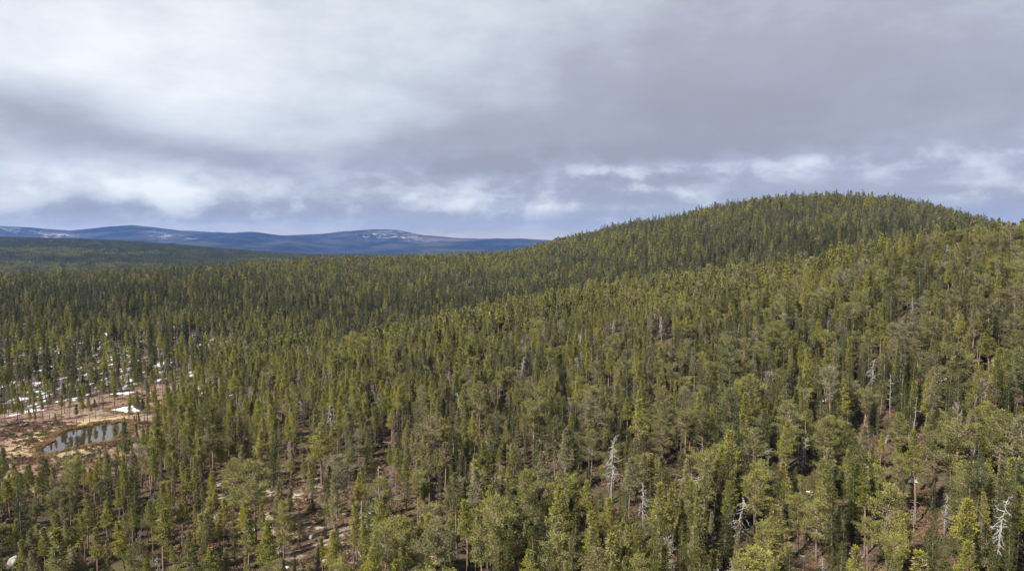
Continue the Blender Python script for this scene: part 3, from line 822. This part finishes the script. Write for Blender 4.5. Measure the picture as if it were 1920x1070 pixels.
dens *= np.where((Y < 235) & (U < 700), 0.80 + .25 * sstep(Y, 150, 185), 1.0)
dens = np.where((U > 700) & (Y < 320), np.maximum(dens * 1.2, .55), dens)
lf = (Y > 112) & (Y < 190) & (U < 430); dens = np.where(lf, np.maximum(dens * 1.15, .72), dens)
dens *= 1 - 0.62 * clearing(X, Y)
bm = bogmask(X, Y)
dens *= 1 - bm * np.where((Y > 245), 0.55, 0.93)
sz = sstep(Y, 265, 300) * (1 - sstep(Y, 430, 540)) * (1 - sstep(U, 390, 450))
dens *= 1 - 0.50 * sz
gapR = np.exp(-((U - 1712) / 25) ** 2 - ((V_ - 905) / 22) ** 2) + np.exp(-((U - 1668) / 30) ** 2 - ((V_ - 975) / 18) ** 2) + np.exp(-((U - 1790) / 50) ** 2 - ((V_ - 728) / 16) ** 2) + np.exp(-((U - 705) / 35) ** 2 - ((V_ - 955) / 30) ** 2) + np.exp(-((U - 590) / 22) ** 2 - ((V_ - 1018) / 20) ** 2) + np.exp(-((U - 735) / 34) ** 2 - ((V_ - 842) / 16) ** 2)
dens *= 1 - np.clip(gapR, 0, 1) * .93
dens[(polydist(pond_poly, X, Y) < 1.5)] = 0
dens[inside(pond_poly, X, Y) | inside(pool_poly, X, Y) | inside(ice_poly, X, Y)] = 0
keep = rs_t.rand(n) < dens
# nothing stands where the hill hides it
hid = (Y > 1330) & (U > 1000)
keep &= ~hid
X, Y, Z, U, V_, DD, bm, sz = (a[keep] for a in (X, Y, Z, U, V_, DD, bm, sz)); n = len(X)
pn = fbm(X / 30, Y / 30, 3, 21); r_ = rs_t.rand(n)
right = sstep(U, 650, 1250)
slope_r = sstep(U, 1150, 1500) * (1 - sstep(Y, 330, 450))
p_spr = 0.16 + 0.20 * right + 0.14 * slope_r + 0.55 * pn
valley = sstep(Y, 470, 560) * (1 - sstep(Y, 900, 1300)); p_spr += 0.40 * valley * (1 - .6 * sstep(Y, 820, 900))  # extra dark spruce stands in for cloud shadow over the valley
ridge = sstep(Y, 270, 330) * (1 - sstep(Y, 450, 500)) * sstep(U, 380, 480); p_spr -= 0.32 * ridge  # fewer dark spruces, so paler pines imitate the sunlit band on the ridge
p_spr += 0.34 * sstep(Y, 285, 330) * (1 - sstep(Y, 820, 1000)) * (1 - sstep(U, 380, 470)) + 0.15 * sstep(Y, 500, 560) * (1 - sstep(Y, 800, 900)) * (1 - sstep(U, 1050, 1300))  # more spruce left and behind the ridge, again imitating cloud shade by species
p_spr += 0.4 * sstep(Y, 930, 1000) * sstep(U, 1000, 1200)  # spruce along the hill skyline, a dark band in place of cloud shadow
p_spr = np.clip(p_spr, 0.04, .8) * (1 - bm)
p_birch = np.clip(0.06 + 0.45 * (fbm(X / 22, Y / 22, 2, 31) - .10), .015, .22) * (Y < 700)
p_snag = 0.022 * (Y < 460)
kind = np.full(n, 0)                                  # 0 pine 1 spruce 2 birch 3 snag
kind[r_ < p_spr] = 1
kind[(r_ >= p_spr) & (r_ < p_spr + p_birch)] = 2
kind[(r_ >= p_spr + p_birch) & (r_ < p_spr + p_birch + p_snag)] = 3
scale = np.clip(0.90 + 0.19 * rs_t.randn(n) + .35 * fbm(X / 25, Y / 25, 2, 41), .42, 1.35)
young = rs_t.rand(n) < 0.16
scale[young] *= .55
scale *= 1 - bm * np.where(Y > 245, .12, .42)
scale *= np.where((Y < 270) & (U < 620), .90, 1.0)
scale *= 1 + 0.10 * slope_r
scale *= np.where(Y > 600, 1.1, 1.0) * np.where((Y > 900) & (U > 1000), 1.14, 1.0)
# old broad pines mostly on the near right
old_p = 0.07 + 0.36 * sstep(U, 850, 1350) * (1 - sstep(Y, 420, 700)); 
old_p *= 1 - .55 * sstep(Y, 260, 320)  # fewer grey old pines from the ridge back, lighter crowns imitating sunlight there
is_old = (rs_t.rand(n) < old_p) & ~young & (bm < .2)
pick = rs_t.randint(0, 1000, n)
var = np.where(kind == 0, np.where(is_old, np.array([4, 5, 6, 9])[pick % 4], np.array([0, 1, 2, 3, 7, 8, 0, 2])[pick % 8]),
      np.where(kind == 1, pick % 5, np.where(kind == 2, pick % 3, pick % 5)))
thin = bm > .4
var = np.where(thin & (kind == 0), np.array([0, 7, 7])[pick % 3], var)
rotz = rs_t.rand(n) * 6.283
wide = np.clip(1 + .17 * rs_t.randn(n), .65, 1.5)
tilt = rs_t.randn(n, 2) * np.where(kind == 2, .09, .03)[:, None]

# chosen dead and notable trees, read off the photograph: column, row of the foot, height in rows, kind, variant, label
HERO = [(1503, 893, 75, 3, 4, 'bleached drooping snag with curled limbs among right-hand pines'),
 (1770, 1003, 75, 3, 1, 'bleached many-armed snag near the lower right corner'),
 (1634, 740, 66, 3, 1, 'tall white snag standing high on the right slope'),
 (1147, 940, 112, 3, 0, 'tall snag with grey curling arms and long bare trunk, centre right'),
 (1205, 990, 84, 3, 1, 'white snag leaning on a pine crown, centre bottom'),
 (978, 715, 46, 3, 4, 'pale snag on the middle slope under the ridge line'),
 (1710, 600, 40, 3, 0, 'pale twisted snag high on the right near the ridge'),
 (1440, 892, 50, 3, 2, 'T-shaped dead tree with flat crooked top'),
 (1505, 1085, 48, 3, 2, 'dead crown poking up at the bottom border, left of a pair'),
 (1543, 1090, 50, 3, 4, 'drooping dead crown poking up at the bottom border, right of a pair'),
 (1372, 1095, 48, 3, 0, 'dead tangled crown at the bottom border, lone one'),
 (1668, 790, 92, 3, 3, 'tall straight grey pole of a dead pine, upper right'),
 (1712, 840, 95, 3, 3, 'very tall pale dead pole beside grey birches'),
 (570, 800, 50, 3, 4, 'whitish dead crown above the left forest'),
 (1148, 640, 40, 3, 1, 'pale dead crown on the lit ridge'),
 (1240, 640, 45, 3, 0, 'thin dead tree by the lit ridge, right one'),
 (1712, 1000, 60, 3, 3, 'short bare pole right of the two snow patches'),
 (1000, 868, 112, 0, 6, 'old flat-topped pine with grey naked lower limbs in the centre'),
 (900, 820, 100, 0, 4, 'old round pine with pale bare trunk, left of centre'),
 (783, 985, 95, 0, 6, 'half-dead pine with pale tiered limbs beside the clearing'),
 (1415, 1010, 128, 0, 5, 'great rounded grey-green pine with twisted limbs, lower right'),
 (1495, 1035, 108, 0, 4, 'orange-trunked pine with domed crown, lower right'),
 (1545, 890, 105, 0, 5, 'tall pine with glowing orange upper trunk on the right'),
 (1620, 830, 95, 0, 6, 'tall straight pine with greying crown on the right slope'),
 (1680, 870, 92, 0, 9, 'dense wide pine below the long snow streak'),
 (1750, 900, 90, 0, 4, 'dome-crowned pine above the bright snow patch'),
 (1625, 1080, 105, 0, 6, 'grey flat-topped pine with dry limbs at the bottom right'),
 (1285, 880, 105, 0, 6, 'yellowish umbrella-crowned pine in the right centre'),
 (1240, 890, 100, 0, 5, 'wide yellow-green pine left of the umbrella-crowned one'),
 (1060, 930, 125, 0, 3, 'tall bright oval pine in the lower centre'),
 (1110, 900, 90, 0, 4, 'orange-limbed pine left of the tall grey snag'),
 (440, 955, 95, 0, 5, 'wide dark pine at the left rim of the clearing'),
 (610, 1010, 62, 1, 1, 'thin columnar spruce just right of the dark boulder'),
 (562, 1030, 78, 1, 3, 'very dark thin spruce left of the dark boulder'),
 (740, 860, 90, 1, 1, 'narrow dark spruce in the gap with fallen logs'),
 (715, 840, 80, 1, 3, 'ragged dark spruce left of the fallen logs'),
 (825, 985, 95, 1, 1, 'columnar spruce right of the half-dead pine')]
hx, hy, hz, hs, hk, hv, hl = [], [], [], [], [], [], []
for (u, v, hp, kk, vv, lb) in HERO:
    x, y, z = ground_at(u, v)
    Hn = VAR[('pine', 'spruce', 'birch', 'snag')[kk]][vv]['H']
    hx.append(x); hy.append(y); hz.append(z); hs.append(hp / F * y * 1.03 / Hn); hk.append(kk); hv.append(vv); hl.append(lb)
hx, hy, hz = map(np.array, (hx, hy, hz))
clear = np.ones(n, bool)
ht_ = 12.5 * scale; utop, vtop, _d = project(X, Y, Z + ht_)
for x, y, h_ in zip(hx, hy, HERO):
    clear &= np.hypot(X - x, Y - y) > 1.9
    half = {0: 20, 1: 8, 2: 10, 3: 13}[h_[3]]
    clear &= ~((np.abs((U + utop) / 2 - h_[0]) < half + 10) & (Y < y) & (vtop < h_[1] - h_[2] * .38) & (V_ > h_[1] - 4))
X, Y, Z, U, V_, DD, kind, scale, var, rotz, tilt, bm, wide = (a[clear] for a in (X, Y, Z, U, V_, DD, kind, scale, var, rotz, tilt, bm, wide)); n = len(X)

# ------------------------------------------------------------------ single trees: the ones the photograph shows largest
KN = ('pine', 'spruce', 'birch', 'snag'); OBJN = ('pine_tree', 'spruce_tree', 'birch_tree', 'dead_tree')
Hvar = {k: np.array([q['H'] for q in VAR[k]]) for k in VAR}
height = np.array([Hvar[KN[k]][v] for k, v in zip(kind, var)]) * scale
ut, vt, dt = project(X, Y, Z + height)
infr = (ut > -5) & (ut < 1925) & (vt < 1066)
size = np.where(infr, height / DD, 0)
single = np.zeros(n, bool)
for k, cap in ((0, 285), (1, 290), (2, 120), (3, 60)):
    idx = np.where((kind == k) & infr)[0]; idx = idx[np.argsort(-size[idx])][:cap]
    single[idx] = True

ANCH = [  # landmarks that can be found in the photograph
 (150, 815, 'the pond'), (230, 768, 'the ice sheet'), (30, 1050, 'the bottom left corner'), (589, 1005, 'the dark boulder'), (700, 950, 'the clearing snow patches'),
 (498, 975, 'the left cream slab'), (690, 1058, 'the broad bottom slab'), (735, 832, 'the twin fallen logs'), (425, 935, 'the long pale slab'), (345, 1010, 'the mossy boulder'),
 (1503, 855, 'the drooping snag'), (1770, 965, 'the many-armed snag'), (1147, 870, 'the tall curly snag'), (1205, 930, 'the leaning white snag'), (1440, 850, 'the T-shaped dead tree'),
 (1523, 1060, 'the pair of dead crowns'), (1372, 1062, 'the tangled dead crown'), (1712, 903, 'the bright snow patch'), (1668, 972, 'the two lower right snow patches'), (1900, 1050, 'the bottom right corner'),
 (1785, 725, 'the long snow streak'), (1000, 800, 'the flat-topped old pine'), (1415, 930, 'the great rounded pine'), (783, 930, 'the half-dead pine'), (255, 985, 'the lower left boulder'),
 (960, 1060, 'the middle of the bottom border'), (1625, 1020, 'the grey flat-topped pine'), (1634, 705, 'the tall white snag'),
 (130, 940, 'the middle of the left forest'), (440, 880, 'the wide dark pine'), (1900, 880, 'the right border low down'), (1000, 930, 'the lower centre'), (1285, 840, 'the umbrella-crowned pine'), (900, 740, 'the round old pine'), (160, 1060, 'the bottom border near the left corner'), (1060, 870, 'the tall bright oval pine')]
ORD = ['nearest', 'second nearest', 'third nearest', 'fourth nearest', 'fifth nearest', 'sixth nearest', 'seventh nearest', 'eighth nearest', 'ninth nearest', 'tenth nearest', 'eleventh nearest', 'twelfth nearest']
DIRN = ['right of', 'above right of', 'above', 'above left of', 'left of', 'below left of', 'below', 'below right of']
WORD = ('pine', 'spruce', 'bare birch', 'grey snag')
def size_word(k, h):
    if k in (2, 3): return ''
    return 'tall ' if h > 13.5 else ('small ' if h < 8 else ('short ' if h < 10.5 else ''))
lists = {}
sidx = np.where(single)[0]
um, vm = (U + ut) / 2, (V_ + vt) / 2
label_of = {}
for i in sidx:
    cx, cy = um[i], min(vm[i], 1064)
    j = min(range(len(ANCH)), key=lambda q: (ANCH[q][0] - cx) ** 2 + (ANCH[q][1] - cy) ** 2)
    a = math.atan2(-(cy - ANCH[j][1]), cx - ANCH[j][0]); dr = int(round(a / (math.pi / 4))) % 8
    w_ = size_word(kind[i], height[i]) + VAR[KN[kind[i]]][var[i]]['look'] + ' ' + WORD[kind[i]]
    lists.setdefault((w_, j, dr), []).append(((ANCH[j][0] - cx) ** 2 + (ANCH[j][1] - cy) ** 2, i))
for (w_, j, dr), L_ in lists.items():
    L_.sort()
    for q, (_, i) in enumerate(L_):
        label_of[i] = f"{w_}, {ORD[min(q, 11)] + ' ' if len(L_) > 1 else ''}{DIRN[dr]} {ANCH[j][2]}"
GROUPS = ('pine trees on the near slopes', 'spruce trees on the near slopes', 'bare birches on the near slopes', 'dead grey trees')
CATS = ('pine tree', 'spruce tree', 'birch tree', 'dead tree')
def place(k, v, x, y, z, sc, rz, tl, label, wd=1.0):
    e = bpy.data.objects.new(OBJN[k], None); COL.objects.link(e)
    e.location = (x, y, z); e.scale = (sc * wd, sc * wd, sc); e.rotation_euler = (tl[0], tl[1], rz); e.empty_display_size = .5
    tag(e, label, CATS[k], GROUPS[k])
    for nm, me in VAR[KN[k]][v]['parts']:
        c_ = bpy.data.objects.new(nm, me); COL.objects.link(c_); c_.parent = e
        if nm != 'trunk': c_['kind'] = 'stuff'
for i in sidx:
    place(int(kind[i]), int(var[i]), X[i], Y[i], Z[i], scale[i], rotz[i], tilt[i], label_of[i], wide[i])
for x, y, z, s_, k, v, lb in zip(hx, hy, hz, hs, hk, hv, hl):
    place(k, v, x, y, z, s_, random.Random(int(x * 9)).random() * 6.28, (0, 0), lb)

# ------------------------------------------------------------------ the rest of the forest, one object per kind
def merged(name, tbc, mats):
    mb = MB(); ms = []
    for b, mt in zip(tbc, mats):
        if not b.v: continue
        if mt not in ms: ms.append(mt)
        for v_, f_ in zip([np.concatenate(b.v)], [None]): pass
        base_n = mb.n; mb.v.append(np.concatenate(b.v)); mb.n += len(mb.v[-1])
        for f_ in b.f: mb.f.append(f_ + base_n); mb.mi.append(np.full(len(f_), ms.index(mt)))
    me = mb.mesh(name, ms)
    return bpy.data.objects.new(name, me)
def stuff(name, protos, pts, rot, scl, idx):
    me = bpy.data.meshes.new(name); me.vertices.add(len(pts)); me.vertices.foreach_set('co', np.asarray(pts, np.float32).ravel())
    a = me.attributes.new('rot', 'FLOAT_VECTOR', 'POINT'); a.data.foreach_set('vector', np.asarray(rot, np.float32).ravel())
    scl = np.asarray(scl, np.float32)
    if scl.ndim == 1: scl = np.stack([scl] * 3, -1)
    a = me.attributes.new('scl', 'FLOAT_VECTOR', 'POINT'); a.data.foreach_set('vector', scl.ravel())
    a = me.attributes.new('idx', 'INT', 'POINT'); a.data.foreach_set('value', np.asarray(idx, np.int32))
    o_ = link(bpy.data.objects.new(name, me)); o_['kind'] = 'stuff'
    col = bpy.data.collections.new(name + '_shapes')
    for p_ in protos: col.objects.link(p_)
    ng = bpy.data.node_groups.new(name, 'GeometryNodeTree')
    ng.interface.new_socket('Geometry', in_out='INPUT', socket_type='NodeSocketGeometry')
    ng.interface.new_socket('Geometry', in_out='OUTPUT', socket_type='NodeSocketGeometry')
    gi = ng.nodes.new('NodeGroupInput'); go = ng.nodes.new('NodeGroupOutput')
    ci = ng.nodes.new('GeometryNodeCollectionInfo'); ci.inputs[0].default_value = col
    ci.inputs['Separate Children'].default_value = True; ci.inputs['Reset Children'].default_value = True
    ip = ng.nodes.new('GeometryNodeInstanceOnPoints'); ip.inputs['Pick Instance'].default_value = True
    def na(t, nm):
        q = ng.nodes.new('GeometryNodeInputNamedAttribute'); q.data_type = t; q.inputs[0].default_value = nm; return q.outputs[0]
    ng.links.new(gi.outputs[0], ip.inputs['Points']); ng.links.new(ci.outputs[0], ip.inputs['Instance'])
    ng.links.new(na('INT', 'idx'), ip.inputs['Instance Index'])
    e2r = ng.nodes.new('FunctionNodeEulerToRotation'); ng.links.new(na('FLOAT_VECTOR', 'rot'), e2r.inputs[0])
    ng.links.new(e2r.outputs[0], ip.inputs['Rotation'])
    ng.links.new(na('FLOAT_VECTOR', 'scl'), ip.inputs['Scale'])
    ng.links.new(ip.outputs[0], go.inputs[0])
    md = o_.modifiers.new('instances', 'NODES'); md.node_group = ng
    return o_

rest = ~single
def lodset(k):
    K = KN[k]; protos = []
    for i, q in enumerate(VAR[K]): protos.append(merged(f'{K}_{i:02d}', q['tbc'], q['mats']))
    nv = len(protos)
    if k == 0:
        specs = [(1, 13, .50, 2.7, 'slim'), (2, 12, .44, 3.2, 'slim'), (3, 14, .54, 3.1, 'oval'), (4, 12.5, .42, 3.5, 'oval'), (5, 13.5, .40, 5.2, 'broad'),
                 (6, 12.5, .38, 5.8, 'broad'), (7, 13, .55, 5.2, 'flat'), (8, 13, .58, 2.8, 'oval'), (9, 12, .32, 2.7, 'slim'), (10, 13, .34, 4.6, 'broad')]
        for lod, det in ((1, .5), (2, .2)):
            for i, s_ in enumerate(specs): protos.append(merged(f'{K}_{lod}{i:02d}x', make_pine(*s_, detail=det), PO if s_[4] in ('broad', 'flat') else PM))
    if k == 1:
        specs = [(21, 14, 2.5), (22, 12, 1.7), (23, 15, 3.0), (24, 11, 1.9), (25, 13, 2.3)]
        for lod, det in ((1, .5), (2, .2)):
            for i, s_ in enumerate(specs): protos.append(merged(f'{K}_{lod}{i:02d}x', make_spruce(*s_, detail=det), SM))
    protos = sorted(protos, key=lambda p_: p_.name)
    # order by name: pine_00.. then pine_100x.. then pine_200x..
    names = [p_.name for p_ in protos]
    def index(v, lod): return names.index(f'{K}_{v:02d}' if lod == 0 or k > 1 else f'{K}_{lod}{v:02d}x')
    tabl = np.array([[index(v, lod) for lod in (0, 1, 2)] for v in range(nv)])
    return protos, tabl
for k, nm in enumerate(('pine_forest', 'spruce_forest', 'birch_thicket', 'dead_trees_beyond')):
    ii = np.where(rest & (kind == k))[0]
    protos, tabl = lodset(k)
    lod = np.where(Y[ii] < 330, 0, np.where(Y[ii] < 700, 1, 2))
    stuff(nm, protos, np.stack([X[ii], Y[ii], Z[ii]], -1), np.stack([tilt[ii, 0], tilt[ii, 1], rotz[ii]], -1), np.stack([scale[ii] * wide[ii], scale[ii] * wide[ii], scale[ii]], -1), tabl[var[ii], lod])

# far forest: patches of many trees
def patch(seed, size_, spacing, spruce=.3):
    rs = np.random.RandomState(seed); mb = MB()
    base_p = [make_pine(seed * 10 + i, 13, .35, 3.6, 'oval', .2)[2] for i in range(2)] + [make_pine(seed * 10 + 3, 12, .3, 3.2, 'slim', .2)[2]]
    base_s = [make_spruce(seed * 10 + 5, 14, 2.5, .2)[2]]
    k = int(size_ / spacing)
    for a in range(k):
        for b in range(k):
            x, y = ((a + rs.rand()) / k - .5) * size_, ((b + rs.rand()) / k - .5) * size_
            if rs.rand() > .88: continue
            sp_ = rs.rand() < spruce; src = base_s[0] if sp_ else base_p[rs.randint(3)]
            s_ = .7 + .5 * rs.rand(); th = rs.rand() * 6.28; c, s2 = math.cos(th), math.sin(th)
            Vv = np.concatenate(src.v) * s_; Vv = np.stack([Vv[:, 0] * c - Vv[:, 1] * s2 + x, Vv[:, 0] * s2 + Vv[:, 1] * c + y, Vv[:, 2]], -1)
            nq = len(Vv) // 4; sel = rs.rand(nq) < .35
            ctr = Vv.reshape(-1, 4, 3).mean(1, keepdims=True); Q = (ctr + (Vv.reshape(-1, 4, 3) - ctr) * 1.7)[sel]
            mb.add(Q.reshape(-1, 3), np.arange(len(Q) * 4).reshape(-1, 4), 1 if sp_ else 0)
    return bpy.data.objects.new(f'forest_patch_{seed:02d}', mb.mesh('forest_patch', [M_pine, M_spruce]))
patches = [patch(s_, 24, 4.2, .5) for s_ in range(3)] + [patch(s_, 24, 4.0, .93) for s_ in range(3, 6)]  # spruce-heavy set goes farther back, dark needles imitating shade above the sunlit slope
def far_scatter(d0, d1, step):
    xs = np.arange(-.95 * d1, .8 * d1, step); ys = np.arange(d0, d1, step)
    A, B_ = np.meshgrid(xs, ys); A, B_ = A.ravel(), B_.ravel()
    uu = 960 + F * A / B_
    ok = (uu > -260) & (uu < np.where(B_ < 2400, 1200, 1130))
    A, B_ = A[ok] + rs_t.randn(ok.sum()) * 2, B_[ok] + rs_t.randn(ok.sum()) * 2
    return A, B_
A, B_ = far_scatter(1450, 4300, 24)
ok = rs_t.rand(len(A)) < np.where(fbm(A / 150, B_ / 150, 2, 55) > .16, .75, .98)
A, B_ = A[ok], B_[ok]; Zf = terrain(A, B_)
stuff('distant_forest', patches, np.stack([A, B_, Zf], -1), np.stack([A * 0, A * 0, rs_t.randint(0, 4, len(A)) * 1.5708], -1), np.ones(len(A)), rs_t.randint(0, 3, len(A)) + 3 * (B_ + 1400 * fbm(A / 420, B_ / 420, 3, 57) > 2330))

# ------------------------------------------------------------------ heather and bilberry scrub on the near ground
def scrub(seed):
    rs = np.random.RandomState(seed); mb = MB()
    cen = rs.randn(16, 3) * [.55, .55, .05] + [0, 0, .15]
    sprays(mb, rs, cen, .22, 7, .3, 0, .9, .5, None, .25)
    return bpy.data.objects.new(f'scrub_{seed}', mb.mesh('scrub', [M_heath]))
xs = rs_t.rand(60000) * 2 - 1; ys = 88 + 172 * rs_t.rand(60000) ** .8
sx = xs * (.8 * ys + 5)
sx[45000:] = -(.28 + .5 * rs_t.rand(15000)) * 230; ys[45000:] = 160 + 150 * rs_t.rand(15000)
ok = (rs_t.rand(60000) < np.clip(.35 + 1.6 * fbm(sx / 7, ys / 7, 3, 61), 0, 1)) & ~inside(pond_poly, sx, ys) & ~inside(pool_poly, sx, ys)
ok[45000:] &= (fbm(sx[45000:] / 14, ys[45000:] / 6, 3, 71) > .07)
sx, sy = sx[ok], ys[ok]
stuff('heather_scrub', [scrub(1), scrub(2), scrub(3)], np.stack([sx, sy, terrain(sx, sy)], -1), np.stack([sx * 0, sx * 0, rs_t.rand(len(sx)) * 6], -1), .5 + .7 * rs_t.rand(len(sx)), rs_t.randint(0, 3, len(sx)))

# ------------------------------------------------------------------ sedge along the water's edge
m, N, o = material("dry_sedge")
c = N.mix(obj_rand(N), (0.30, 0.21, 0.10), (0.14, 0.085, 0.045)); principled(N, o, c, 0.9, 0.1); M_sedge = m
def sedge(seed):
    rs = np.random.RandomState(seed); mb = MB()
    sprays(mb, rs, rs.randn(9, 3) * [.35, .35, .0], .18, 8, .55, 0, 2.2, .2, None, .08)
    return bpy.data.objects.new(f'sedge_{seed}', mb.mesh('sedge', [M_sedge]))
q1 = np.concatenate([pond_poly[rs_t.randint(0, len(pond_poly), 700)] + rs_t.randn(700, 2) * .75, pool_poly[rs_t.randint(0, len(pool_poly), 260)] + rs_t.randn(260, 2) * .6])
stuff('sedge_fringe', [sedge(1), sedge(2)], np.stack([q1[:, 0], q1[:, 1], np.full(len(q1), LEVEL)], -1), np.stack([q1[:, 0] * 0, q1[:, 0] * 0, rs_t.rand(len(q1)) * 6], -1), .5 + .8 * rs_t.rand(len(q1)), rs_t.randint(0, 2, len(q1)))

# ------------------------------------------------------------------ haze
mb = MB(); x0, x1, y0, y1, z0, z1 = -14000, 14000, -14000, 14000, -60, CAMZ + 420
mb.add([[x0, y0, z0], [x1, y0, z0], [x1, y1, z0], [x0, y1, z0], [x0, y0, z1], [x1, y0, z1], [x1, y1, z1], [x0, y1, z1]],
       [[0, 3, 2, 1], [4, 5, 6, 7], [0, 1, 5, 4], [1, 2, 6, 5], [2, 3, 7, 6], [3, 0, 4, 7]])
m, N, o = material("haze")
pv = N.n.new('ShaderNodeVolumePrincipled'); pv.inputs['Color'].default_value = (0.13, 0.34, 1.0, 1); pv.inputs['Density'].default_value = 2.8e-5
pv.inputs['Anisotropy'].default_value = 0.0
N.l.new(pv.outputs[0], o.inputs['Volume'])
hz_ = link(bpy.data.objects.new('haze', mb.mesh('haze', [m]))); hz_['kind'] = 'stuff'
print('trees', n, 'single', int(single.sum()), 'patches', len(A), 'scrub', len(sx), 'heaviest', max(len(q['parts'][-1][1].polygons) for K in VAR for q in VAR[K]))
